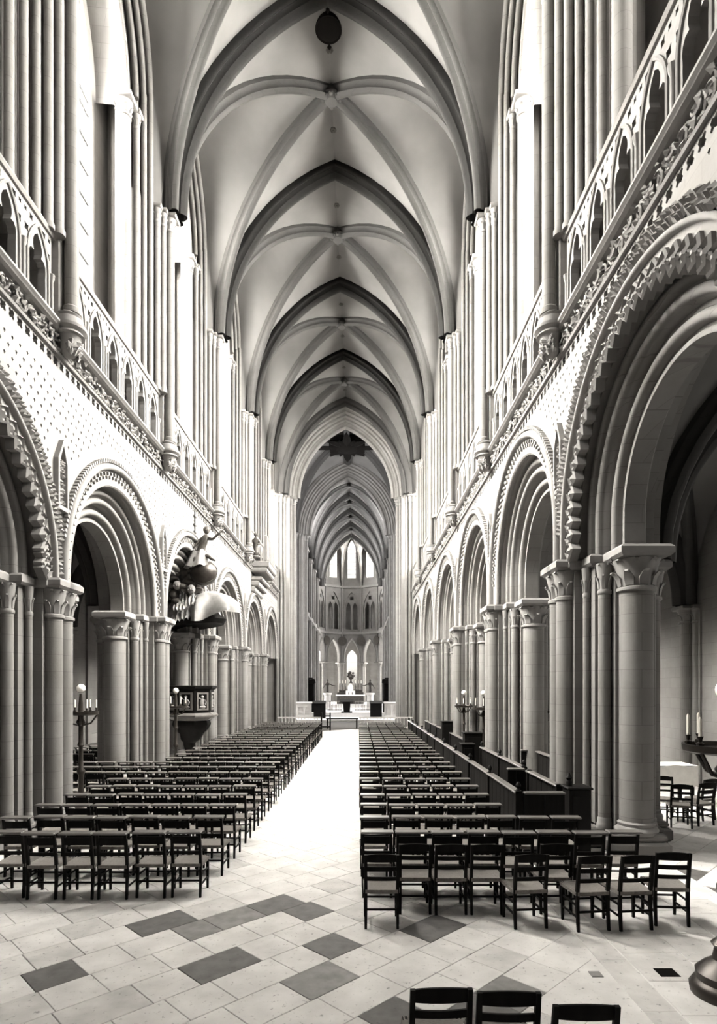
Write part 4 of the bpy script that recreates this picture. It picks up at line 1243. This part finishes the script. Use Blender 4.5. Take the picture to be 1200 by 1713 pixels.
# ================================================================== CANDELABRA
def candelabrum(x, y, label, k=1.0, n=6, rz=0.0, tray=0.36):
    o = put('candelabrum', None, None, (x, y, 0), rz); tag(o, label, 'candelabrum', 'tall candelabra'); o.scale = (k, k, k)
    m = MB(); m.lathe(0, 0, [(0.30, 0), (0.31, 0.06), (0.28, 0.11), (0.25, 0.13), (0.26, 0.20), (0.19, 0.27), (0.12, 0.32), (0.10, 0.42), (0.13, 0.46), (0.09, 0.5)], 20); part('base', m, BRONZE, o, 40)
    m = MB(); m.lathe(0, 0, [(0.06, 0.45), (0.055, 0.9), (0.085, 0.95), (0.085, 1.0), (0.05, 1.05), (0.045, 1.5), (0.075, 1.55), (0.05, 1.62), (0.05, 1.95), (0.10, 2.05), (0.06, 2.12), (0.05, 2.45), (0.03, 2.66)], 14); part('stem', m, BRONZE, o, 40)
    m = MB(); m.lathe(0, 0, [(tray - 0.05, 2.20), (tray, 2.22), (tray + 0.01, 2.28), (tray - 0.02, 2.28), (tray - 0.04, 2.24), (0.05, 2.22)], 24)
    for i in range(4):
        a = i * PI / 2 + 0.4
        m.tube([(0.06 * math.cos(a), 0.06 * math.sin(a), 1.98), (0.2 * math.cos(a), 0.2 * math.sin(a), 2.02), ((tray - 0.03) * math.cos(a), (tray - 0.03) * math.sin(a), 2.21)], 0.018, 6)
    part('tray', m, BRONZE, o, 40)
    for i in range(n):
        a = 2 * PI * i / n + 0.3; cx, cy = (tray - 0.05) * math.cos(a), (tray - 0.05) * math.sin(a); h = random.uniform(0.16, 0.26)
        m = MB(); m.lathe(cx, cy, [(0.03, 2.26), (0.035, 2.30), (0.015, 2.31), (0.02, 2.34), (0.03, 2.36)], 8); c = part('candle_cup', m, BRONZE, o, 40)
        m = MB(); m.lathe(cx, cy, [(0.014, 2.34), (0.014, 2.34 + h), (0.004, 2.36 + h)], 8); part('candle', m, WAX, o, 40)
    m = MB(); m.ball((0, 0, 2.78), 0.095, 16, 10); part('lamp_globe', m, OPAL, o, 60)
    return o
candelabrum(CAMX + 3.36, 5.45, 'large bronze candelabrum cut off by the picture edge at the side of the near arch', 1.0, 8)
candelabrum(-5.12, 13.0, 'tall candelabrum with a globe lamp in the second pulpit side arch')
candelabrum(-4.95, 19.2, 'candelabrum with a globe lamp just in front of the pulpit', 0.97)
candelabrum(4.98, 19.4, 'candelabrum standing before the second pew side pier', 0.94)
candelabrum(4.80, 22.0, 'candelabrum standing between the second and third pew side piers', 0.94)
candelabrum(6.25, 17.0, 'candelabrum with candles half hidden inside the second pew side arch', 0.94)

# ================================================================== PULPIT
PX, PY = -5.22, 22.0
pu = put('pulpit', None, None, (PX, PY, 0)); tag(pu, 'dark carved wooden pulpit below a sculpted sounding board', 'pulpit')
def octo(r, z, n=8, dx=0.0): return [(dx + r * math.cos(PI / 8 + i * 2 * PI / n), r * math.sin(PI / 8 + i * 2 * PI / n), z) for i in range(n)]
m = MB(); m.lofts([octo(r, z) for r, z in ((0.80, 1.86), (0.80, 2.74))]); part('body', m, WOOD, pu)
m = MB(); m.lofts([octo(r, z) for r, z in ((0.82, 2.72), (0.90, 2.76), (0.92, 2.84), (0.86, 2.87))]); part('top_rail', m, WOOD, pu)
m = MB(); m.lofts([octo(r, z) for r, z in ((0.62, 1.58), (0.72, 1.62), (0.84, 1.70), (0.96, 1.74), (0.97, 1.80), (0.84, 1.88))]); part('cornice', m, WOODL, pu)
m = MB(); m.lofts([octo(r, z, 8, dx) for r, z, dx in ((0.22, 0.75, -0.1), (0.38, 0.90, -0.05), (0.44, 1.10, 0), (0.60, 1.25, 0), (0.70, 1.45, 0), (0.66, 1.60, 0))]); part('corbel', m, WOOD, pu, 40)
m = MB(); m.lathe(-0.1, 0, [(0.34, 0), (0.36, 0.12), (0.22, 0.2), (0.18, 0.5), (0.24, 0.75), (0.2, 0.8)], 12); part('foot', m, WOOD, pu, 40)
for i in range(8):
    a = i * PI / 4
    M = Matrix.Rotation(a, 4, 'Z') @ Matrix.Translation((0.745, 0, 0))
    p = MB(); p.plate([(-0.23, 1.98), (-0.23, 2.62), (0.23, 2.62), (0.23, 1.98)], [[(-0.17, 2.04), (0.17, 2.04), (0.17, 2.56), (-0.17, 2.56)]], -0.01, 0.035)
    m = MB(); m.merge(p, M); fr = part('panel_frame', m, WOODL, pu)
    r = MB(); rnd = random.Random(i)
    r.ball((0.01, 0, 2.46), (0.03, 0.055, 0.06), 8, 5); r.ball((0.0, 0.0, 2.26), (0.04, 0.09, 0.16), 8, 5)
    r.tube([(0.02, 0.07, 2.36), (0.03, 0.13, 2.28), (0.03, 0.10, 2.18)], 0.025, 5); r.tube([(0.02, -0.07, 2.36), (0.03, -0.14, 2.42)], 0.025, 5); r.ball((0.0, 0.02, 2.10), (0.04, 0.13, 0.06), 8, 4)
    m = MB(); m.merge(r, M); part('relief', m, DRAPE, fr, 50)
# iron stair rail beside it
ir = put('iron_railing', None, None, (-4.55, 21.3, 0)); tag(ir, 'small iron stair railing at the foot of the pulpit', 'railing')
for z in (0.15, 0.85):
    m = MB(); m.bar((0, 0, z), (0.1, 2.4, z), 0.02, 0.03); part('rail', m, IRON, ir)
for i in range(13):
    m = MB(); m.tube([(0.1 * i / 12, 0.2 * i, 0), (0.1 * i / 12, 0.2 * i, 0.9)], 0.011, 6); part('bar', m, IRON, ir)
# sounding board with draperies, clouds, cherubs, globe and a figure
sb = put('sounding_board', None, None, (PX + 0.1, PY - 0.3, 0)); tag(sb, 'pulpit sounding board with pale draperies, clouds, cherubs, a globe and an angel', 'sounding board')
m = MB()
m.lofts([[(dx + rx * math.cos(a), ry * math.sin(a), z + 0.12 * math.cos(a)) for a in [i * 2 * PI / 20 for i in range(20)]] for dx, rx, ry, z in ((0.1, 0.6, 0.6, 5.12), (0.1, 1.05, 0.95, 5.0), (0.1, 1.15, 1.0, 5.16), (0.1, 1.02, 0.92, 5.26), (0.0, 0.5, 0.5, 5.34))])
part('board', m, WOOD, sb, 40)
m = MB(); rows = []
for j in range(11):
    t = j / 10; row = []
    for i in range(61):
        a = -2.5 + 4.0 * i / 60
        ph = i * 0.62
        fold = 0.20 * math.sin(a * 4.3 + 1.6 * math.sin(a * 1.7)) + 0.14 * math.sin(a * 9.1 + 2.2 * t) + 0.03 * math.sin(a * 17 + 1)
        R_ = 0.45 + 0.80 * math.sin(t * PI / 2) + fold * t * 1.3
        z = 6.12 - 0.78 * t ** 1.8 + 0.16 * math.sin(a * 1.7 + 0.8) * t + 0.12 * math.sin(ph * 0.45) * t + 0.16 * math.cos(a) 
        row.append((0.22 + R_ * math.cos(a) * 1.05, R_ * 0.92 * math.sin(a), z))
    rows.append(row)
m.grid(rows); part('drapery', m, DRAPE, sb, 35)
for sh in (0, 1):
    m = MB(); rows = []
    for j in range(7):
        t = j / 6
        rows.append([(-0.95 + 0.5 * sh + (1.1 - 0.3 * sh) * i / 24 + 0.10 * t, -0.70 - 0.45 * t + 0.10 * abs(math.sin(i * 0.8 + j * 0.5)) - 0.1 * sh, 5.35 + 0.45 * sh + 0.30 * math.sin(PI * i / 24) * (1 - t) - 0.40 * t + 0.25 * i / 24 + 0.06 * math.sin(i * 1.9)) for i in range(25)])
    m.grid(rows); part('drapery', m, DRAPE, sb, 35)
rnd = random.Random(11); m = MB()
for i in range(70):
    a = rnd.uniform(0, 2 * PI); q = rnd.random()
    m.ball((-0.30 + (0.72 - 0.42 * q) * math.cos(a), -0.35 + 0.5 * math.sin(a), 5.75 + 1.75 * q), (rnd.uniform(0.12, 0.26), rnd.uniform(0.12, 0.26), rnd.uniform(0.09, 0.2)), 9, 6)
part('clouds', m, GILT, sb, 60)
m = MB(); m.ball((0.62, -0.75, 6.82), 0.46, 24, 16); gl = part('globe', m, BRONZE, sb, 60)
m = MB(); m.tube([(0.62 + 0.47 * math.cos(a), -0.75 + 0.47 * math.sin(a) * 0.5, 6.82 + 0.47 * math.sin(a) * 0.86) for a in [i * 2 * PI / 30 for i in range(31)]], 0.018, 6); part('globe_band', m, GILT, gl, 60)
for i, (x, y, z) in enumerate(((-0.72, -0.85, 6.30), (-0.25, -0.98, 6.34), (0.25, -1.0, 6.20), (-0.70, -0.72, 6.95), (-0.35, -0.82, 7.30))):
    m = MB(); m.ball((x, y, z), (0.14, 0.14, 0.16), 12, 8)
    m.ball((x, y - 0.135, z - 0.02), (0.03, 0.035, 0.035), 6, 5)
    for sx in (-1, 1):
        m.ball((x + sx * 0.055, y - 0.12, z + 0.03), (0.02, 0.02, 0.014), 6, 4); m.ball((x + sx * 0.07, y - 0.10, z - 0.045), (0.045, 0.045, 0.04), 6, 5)
    h = part('cherub_head', m, DRAPE, sb, 60)
    for sx in (-1, 1):
        w2 = MB(); w2.lofts([[(x + sx * (0.1 + 0.26 * t), y + 0.02, z - 0.1 + 0.12 * t + 0.10 * (1 - t)), (x + sx * (0.1 + 0.26 * t), y + 0.05, z - 0.1 + 0.12 * t), (x + sx * (0.1 + 0.26 * t), y + 0.02, z - 0.16 + 0.1 * t)] for t in (0, 0.5, 1)]); part('wing', w2, GILT, h)
def skin_figure(name, verts, edges, mat, parent, sub=2):
    me = bpy.data.meshes.new(name)
    me.from_pydata([v[:3] for v in verts], edges, [])
    o = bpy.data.objects.new(name, me); COL.objects.link(o); o.parent = parent
    me.materials.append(mat)
    md = o.modifiers.new('skin', 'SKIN'); md.use_smooth_shade = True
    for i, v in enumerate(verts):
        r = v[3]; me.skin_vertices[0].data[i].radius = (r, r)
    me.skin_vertices[0].data[0].use_root = True
    sd = o.modifiers.new('sub', 'SUBSURF'); sd.levels = sub; sd.render_levels = sub
    return o
AO = Vector((0.32, -0.75, 0))
V = [(0.22, -0.2, 7.42, .14), (0.26, -0.2, 7.62, .13), (0.36, -0.2, 7.86, .145), (0.42, -0.2, 8.02, .07), (0.44, -0.22, 8.12, .05),
     (0.54, -0.22, 7.96, .065), (0.68, -0.26, 7.93, .05), (0.80, -0.28, 8.04, .04), (0.95, -0.30, 8.16, .035),
     (0.24, -0.24, 7.92, .065), (0.08, -0.3, 7.72, .05), (-0.10, -0.32, 7.52, .04), (-0.22, -0.32, 7.40, .03),
     (0.34, -0.24, 7.36, .10), (0.55, -0.32, 7.32, .075), (0.66, -0.34, 7.22, .05), (0.80, -0.38, 7.16, .03),
     (0.12, -0.26, 7.34, .10), (0.10, -0.45, 7.22, .08), (0.05, -0.45, 7.0, .055), (0.06, -0.55, 6.92, .03)]
E = [(0, 1), (1, 2), (2, 3), (3, 4), (3, 5), (5, 6), (6, 7), (7, 8), (3, 9), (9, 10), (10, 11), (11, 12), (0, 13), (13, 14), (14, 15), (15, 16), (0, 17), (17, 18), (18, 19), (19, 20)]
fg = skin_figure('angel', V, E, GILT, sb); fg.location = AO; fg['label'] = 'dark sculpted angel with one arm raised above the globe'
m = MB(); m.ball((0.45, -0.23, 8.24), (0.105, 0.115, 0.13), 14, 10); m.ball((0.46, -0.35, 8.23), (0.02, 0.03, 0.03), 6, 5)
for sx in (-1, 1): m.ball((0.455 + sx * 0.04, -0.325, 8.265), (0.016, 0.014, 0.01), 6, 4)
m.ball((0.455, -0.335, 8.19), (0.03, 0.016, 0.01), 6, 4); m.ball((0.44, -0.18, 8.28), (0.125, 0.12, 0.12), 12, 8); part('head', m, GILT, fg, 60)
for i in range(5):
    m = MB(); a = -0.5 + 0.25 * i
    m.tube([(0.95, -0.30, 8.16), (1.0, -0.30 + 0.02 * (i - 2), 8.19 + 0.02 * (i - 2)), (1.04 - 0.01 * abs(i - 2), -0.31 + 0.03 * (i - 2), 8.20 + 0.03 * (i - 2))], [0.016, 0.012, 0.008], 6); part('finger', m, GILT, fg, 60)
m = MB(); rows = []
for j in range(7):
    t = j / 6
    rows.append([(0.22 + (0.24 + 0.16 * t + 0.05 * math.sin(i * 1.7)) * math.cos(a) - 0.12 * t, -0.24 + (0.22 + 0.12 * t + 0.04 * math.sin(i * 1.7)) * math.sin(a), 7.52 - 0.55 * t + 0.05 * math.sin(i)) for i, a in enumerate([k_ * 2 * PI / 24 for k_ in range(25)])])
m.grid(rows); part('robe', m, DRAPE, fg, 60)
m = MB(); m.tube([(-0.2, -0.33, 7.42), (-0.45, -0.4, 7.62), (-0.62, -0.45, 7.80)], [0.012, 0.02, 0.06], 8); part('trumpet', m, GILT, fg, 50)

# ================================================================== SMALL FITTINGS ON THE WALLS
cr = put('wall_cross', None, None, (-4.80, 20.8, 8.55)); tag(cr, 'small dark iron cross fixed on the pale wall above the pulpit arch', 'cross')
m = MB(); m.bar((0.03, 0, -0.55), (0.03, 0, 0.45), 0.03, 0.05); part('upright', m, IRON, cr)
for z in (0.2, -0.1, -0.35):
    m = MB(); m.bar((0.03, -0.14, z), (0.03, 0.14, z), 0.03, 0.05); part('bar', m, IRON, cr)
# projecting balcony near the crossing
bc = put('balcony', None, None, (-4.80, 33.2, 0)); tag(bc, 'small carved stone balcony projecting from the wall near the crossing', 'balcony')
for i, (d, z0, z1) in enumerate(((0.95, 9.2, 9.55), (0.85, 8.95, 9.2), (0.6, 8.5, 8.72), (0.42, 8.2, 8.5), (0.22, 7.9, 8.2))):
    m = MB(); m.bbox(0, d, -1.4, 1.4, z0, z1, 0.06); part('moulded_course', m, CARVED, bc)
m = MB(); m.bbox(0.70, 0.85, -1.4, 1.4, 9.55, 10.9, 0.03); part('parapet', m, CARVED, bc)
for i in range(7):
    m = MB(); m.lathe(0.88, -1.2 + 0.4 * i, [(0.04, 9.6), (0.04, 10.8)], 8); part('colonnette', m, CARVED, bc, 40)
su = put('small_statue', None, None, (-4.45, 31.2, 9.62)); tag(su, 'small dark statue standing on the gallery ledge before the balcony', 'statue')
skin_figure('body', [(0, 0, 0.55, .13), (0, 0, 0.3, .16), (0, 0, 0.02, .18), (0, 0, 0.85, .15), (0, 0, 0.98, .06), (0, 0, 1.06, .05), (0.17, 0, 0.82, .06), (0.24, -0.1, 0.62, .05), (0.12, -0.2, 0.6, .04), (-0.17, 0, 0.82, .06), (-0.24, -0.1, 0.62, .05), (-0.12, -0.2, 0.66, .04)],
            [(0, 1), (1, 2), (0, 3), (3, 4), (4, 5), (3, 6), (6, 7), (7, 8), (3, 9), (9, 10), (10, 11)], GILT, su)
m = MB(); m.ball((0, -0.01, 1.16), (0.09, 0.10, 0.12), 10, 8); m.ball((0, -0.11, 1.15), (0.015, 0.02, 0.025), 6, 4); part('head', m, GILT, su, 60)
m = MB(); m.lathe(0, 0, [(0.2, -0.05), (0.24, 0.0), (0.2, 0.04)], 12); part('foot_block', m, CARVED, su)

# ================================================================== RIGHT AISLE
sa = put('side_table', None, None, (8.3, 14.6, 0)); tag(sa, 'side table with a white cloth in the aisle behind the near column', 'table')
m = MB(); m.bbox(-0.7, 0.7, -0.35, 0.35, 0.86, 0.92, 0.01); part('table_top', m, WOOD, sa)
for sx in (-1, 1):
    for sy in (-1, 1):
        m = MB(); m.bar((sx * 0.62, sy * 0.28, 0), (sx * 0.62, sy * 0.28, 0.87), 0.07, 0.07); part('leg', m, WOOD, sa)
m = MB(); m.grid([[(x, -0.37, z + 0.02 * math.sin(x * 9)) for x in [-0.72 + 1.44 * i / 16 for i in range(17)]] for z in (0.45, 0.935)])
m.grid([[(-0.72 + 1.44 * i / 16, y, 0.935) for i in range(17)] for y in (-0.37, 0.37)]); part('cloth', m, WHITE, sa)
bs = put('bust', None, None, (8.0, 14.6, 0.941)); tag(bs, 'pale bust on the side table in the aisle', 'bust')
m = MB(); m.lathe(0, 0, [(0.12, 0), (0.12, 0.06), (0.07, 0.08), (0.06, 0.14)], 12); part('socle', m, WHITE, bs, 40)
m = MB(); m.ball((0, 0, 0.27), (0.19, 0.12, 0.16), 12, 8); m.lathe(0, 0, [(0.07, 0.32), (0.06, 0.45)], 10); m.ball((0, -0.01, 0.54), (0.09, 0.105, 0.125), 12, 8); m.ball((0, -0.115, 0.53), (0.016, 0.025, 0.03), 6, 5); part('figure', m, WHITE, bs, 60)

# ================================================================== CROSSING AND CHOIR FURNISHINGS
def railing(name, x0, x1, y, z0, z1, label, mat, n, thick=0.05, cat='railing'):
    o = put(name, None, None, ((x0 + x1) / 2, y, z0)); tag(o, label, cat); L = (x1 - x0) / 2
    m = MB(); m.box(-L, L, -0.05, 0.05, z1 - z0 - 0.07, z1 - z0); part('top_rail', m, mat, o)
    m = MB(); m.box(-L, L, -0.05, 0.05, 0.05, 0.11); part('bottom_rail', m, mat, o)
    bm_ = MB(); bm_.lathe(0, 0, [(thick * 0.6, 0), (thick * 0.6, 0.12), (thick * 0.35, 0.2), (thick * 0.6, (z1 - z0) * 0.5), (thick * 0.35, (z1 - z0) * 0.8), (thick * 0.5, z1 - z0 - 0.05)], 8); me = bm_.mesh('baluster', mat, 40)
    for i in range(n):
        p = part('baluster', me, None, o); p.location = (-L + 2 * L * (i + 0.5) / n, 0, 0)
    return o
railing('low_railing', -4.6, -1.55, 40.8, 0, 0.78, 'low pale railing closing the nave on the pulpit side of the gate', PALE, 14)
railing('low_railing', 0.95, 4.6, 40.8, 0, 0.78, 'low pale railing closing the nave on the pew side of the gate', PALE, 16)
gt = put('wooden_gate', None, None, (-1.2, 38.8, 0)); tag(gt, 'small dark wooden gate leaf at the end of the aisle', 'gate')
for x in (-0.28, 0.28):
    m = MB(); m.bar((x, 0, 0), (x, 0, 1.15), 0.09, 0.09); part('post', m, WOOD, gt)
for z in (0.25, 0.95):
    m = MB(); m.bar((-0.28, 0, z), (0.28, 0, z), 0.05, 0.08); part('rail', m, WOOD, gt)
bn = put('bench', None, None, (-0.2, 40.9, 0)); tag(bn, 'low dark kneeling bench across the end of the aisle', 'bench')
m = MB(); m.box(-1.1, 1.1, -0.15, 0.15, 0.62, 0.70); part('top', m, WOOD, bn)
for x in (-1, 1):
    m = MB(); m.box(x - 0.05, x + 0.05, -0.12, 0.12, 0, 0.62); part('leg', m, WOOD, bn)
for s in (1, -1):
    sd = 'pew' if s == 1 else 'pulpit'
    lw = put('ambo_wall', None, None, (s * 4.1, 51.6, 0.16)); tag(lw, 'low pale stone wall with blind arches before the choir, %s side' % sd, 'low wall')
    m = MB(); m.plate(rect(-0.95, 0.95, 0.0, 1.25), [lancet(0.24, 0.25, 0.75, 1.02, 6, c) for c in (-0.62, 0, 0.62)], -0.12, 0.02); M = Matrix.Rotation(PI / 2, 4, 'Z'); q = MB(); q.merge(m, M); part('arcaded_panel', q, PALE, lw)
    m = MB(); m.box(-0.95, 0.95, 0.02, 0.2, 0, 1.25); part('core', m, PALE, lw)
    m = MB(); m.bbox(-1.02, 1.02, -0.2, 0.26, 1.25, 1.40, 0.03); part('coping', m, PALE, lw)
    bx = put('choir_desk', None, None, (s * 2.42, 51.4, 0.16)); tag(bx, 'dark wooden choir desk beside the low stone wall, %s side' % sd, 'desk')
    m = MB(); m.bbox(-0.5, 0.5, -0.3, 0.3, 0, 1.25, 0.02); part('body', m, WOOD, bx)
    m = MB(); m.lofts([[(-0.55, -0.36, 1.24), (0.55, -0.36, 1.24), (0.55, 0.36, 1.45), (-0.55, 0.36, 1.45)], [(-0.55, -0.36, 1.29), (0.55, -0.36, 1.29), (0.55, 0.36, 1.50), (-0.55, 0.36, 1.50)]]); part('sloping_top', m, WOOD, bx)
    th = put('canopied_throne', None, None, (s * 3.62, 56.2, 0.48)); tag(th, 'tall dark carved canopied seat at the choir entrance, %s side' % sd, 'throne')
    m = MB(); m.bbox(-0.42, 0.42, -0.4, 0.4, 0, 1.0, 0.02); part('seat', m, WOOD, th)
    m = MB(); m.bbox(-0.42, 0.42, 0.3, 0.4, 1.0, 2.9, 0.02); part('backrest', m, WOOD, th)
    for x in (-0.38, 0.38):
        m = MB(); m.lathe(x, -0.34, [(0.05, 1.0), (0.04, 1.1), (0.06, 1.7), (0.04, 2.6), (0.06, 2.7)], 8); part('post', m, WOOD, th, 40)
    m = MB(); m.bbox(-0.52, 0.52, -0.48, 0.45, 2.7, 2.95, 0.04); m.lofts([[(-0.4, -0.36, 2.95), (0.4, -0.36, 2.95), (0.4, 0.36, 2.95), (-0.4, 0.36, 2.95)], [(-0.2, -0.15, 3.25), (0.2, -0.15, 3.25), (0.2, 0.15, 3.25), (-0.2, 0.15, 3.25)]])
    for i in range(9): m.ball((-0.45 + 0.1125 * i, -0.42, 3.0 + 0.05 * (i % 2)), (0.07, 0.05, 0.1), 6, 4)
    part('canopy', m, WOOD, th)
    # angel on a pillar
    an = put('pillar_statue', None, None, (s * 2.25 - 0.1, 63.0, 0.48)); tag(an, 'dark statue with outstretched arm on a pale pillar, %s side of the altar' % sd, 'statue')
    m = MB(); m.lathe(0, 0, [(0.5, 0), (0.5, 0.15), (0.36, 0.2), (0.34, 1.5), (0.46, 1.6), (0.46, 1.75)], 14); part('pillar', m, PALE, an, 40)
    skin_figure('body', [(0, 0, 2.35, .16), (0, 0, 2.05, .19), (0, 0, 1.78, .2), (0, 0, 2.68, .17), (0, 0, 2.85, .06), (0, 0, 2.94, .06), (-s * 0.22, 0, 2.68, .07), (-s * 0.5, -0.05, 2.55, .05), (-s * 0.85, -0.1, 2.50, .04), (s * 0.22, 0, 2.66, .07), (s * 0.36, -0.05, 2.4, .05), (s * 0.5, -0.1, 2.2, .04)],
                [(0, 1), (1, 2), (0, 3), (3, 4), (4, 5), (3, 6), (6, 7), (7, 8), (3, 9), (9, 10), (10, 11)], GILT, an)
    m = MB(); m.ball((0, -0.02, 3.05), (0.11, 0.12, 0.14), 10, 8); m.ball((0, -0.14, 3.04), (0.015, 0.02, 0.03), 6, 4); part('head', m, GILT, an, 60)
railing('communion_rail', -2.2, -0.75, 60.0, 0.48, 1.45, 'dark topped communion rail before the altar, pulpit side', WALLST, 10)
railing('communion_rail', 0.55, 2.2, 60.0, 0.48, 1.45, 'dark topped communion rail before the altar, pew side', WALLST, 11)
lc = put('lectern', None, None, (-0.15, 54.6, 0.48)); tag(lc, 'dark lectern standing on the choir axis before the altar', 'lectern')
m = MB(); m.bbox(-0.5, 0.5, -0.35, 0.35, 0, 0.12, 0.02); part('base', m, WOOD, lc)
m = MB(); m.lofts([[(-0.28, -0.2, 0.1), (0.28, -0.2, 0.1), (0.28, 0.2, 0.1), (-0.28, 0.2, 0.1)], [(-0.34, -0.24, 0.95), (0.34, -0.24, 0.95), (0.34, 0.24, 0.95), (-0.34, 0.24, 0.95)]]); part('body', m, WOOD, lc)
m = MB(); m.lofts([[(-0.62, -0.3, 0.95), (0.62, -0.3, 0.95), (0.62, 0.3, 1.2), (-0.62, 0.3, 1.2)], [(-0.62, -0.3, 1.02), (0.62, -0.3, 1.02), (0.62, 0.3, 1.27), (-0.62, 0.3, 1.27)]]); part('sloping_top', m, WOOD, lc)
al = put('altar', None, None, (-0.05, 72.0, 0.80)); tag(al, 'dark high altar with stepped gradines at the end of the choir', 'altar')
m = MB(); m.bbox(-1.6, 1.6, -0.5, 0.6, 0, 1.0, 0.03); part('body', m, GILT, al)
m = MB(); m.bbox(-1.75, 1.75, -0.6, 0.7, 1.0, 1.14, 0.03); part('table_top', m, WHITE, al)
for i, (w_, z) in enumerate(((1.6, 1.14), (1.4, 1.42))):
    m = MB(); m.bbox(-w_, w_, 0.1 + 0.2 * i, 0.7, z, z + 0.28, 0.02); part('gradine', m, GILT, al)
m = MB(); m.bbox(-0.32, 0.32, 0.05, 0.6, 1.42, 2.1, 0.03); m.lofts([[(-0.34, 0.05, 2.1), (0.34, 0.05, 2.1), (0.34, 0.6, 2.1), (-0.34, 0.6, 2.1)], [(-0.1, 0.3, 2.5), (0.1, 0.3, 2.5), (0.1, 0.4, 2.5), (-0.1, 0.4, 2.5)]]); part('tabernacle', m, WHITE, al)
for i in range(3):
    m = MB(); m.bbox(-0.55 + 0.4 * i, -0.25 + 0.4 * i, -0.2, -0.15, 1.14, 1.62, 0.01); part('altar_card', m, WHITE, al)
for i in range(6):
    x = (-1.3, -0.95, -0.6, 0.6, 0.95, 1.3)[i]
    c = put('altar_candlestick', None, None, (-0.05 + x, 72.45, 2.506)); tag(c, 'tall dark candlestick on the altar, {} from the pulpit side'.format(ordinal(i)), 'candlestick', 'altar candlesticks')
    m = MB(); m.lathe(0, 0, [(0.10, 0), (0.10, 0.05), (0.04, 0.1), (0.06, 0.4), (0.03, 0.7), (0.08, 0.78)], 8); part('stick', m, BRONZE, c, 40)
    m = MB(); m.lathe(0, 0, [(0.03, 0.76), (0.03, 1.15), (0.01, 1.18)], 8); part('candle', m, WAX, c, 40)
ac = put('altar_sculpture', None, None, (0.0, 72.3, 3.30)); tag(ac, 'dark leafy sculpture crowning the altar before the bright lancet', 'sculpture')
m = MB(); m.lathe(0, 0, [(0.3, 0), (0.15, 0.15), (0.1, 0.4), (0.2, 0.5)], 10); part('stem', m, BRONZE, ac, 40)
rnd = random.Random(3); m = MB()
for i in range(24):
    a = rnd.uniform(0, 6.28); q = rnd.uniform(-1, 1)
    m.ball((0.36 * math.cos(a) * math.sqrt(1 - q * q), 0.3 * math.sin(a) * math.sqrt(1 - q * q), 0.95 + 0.42 * q), (0.16, 0.14, 0.14), 7, 5)
part('foliage', m, BRONZE, ac, 50)
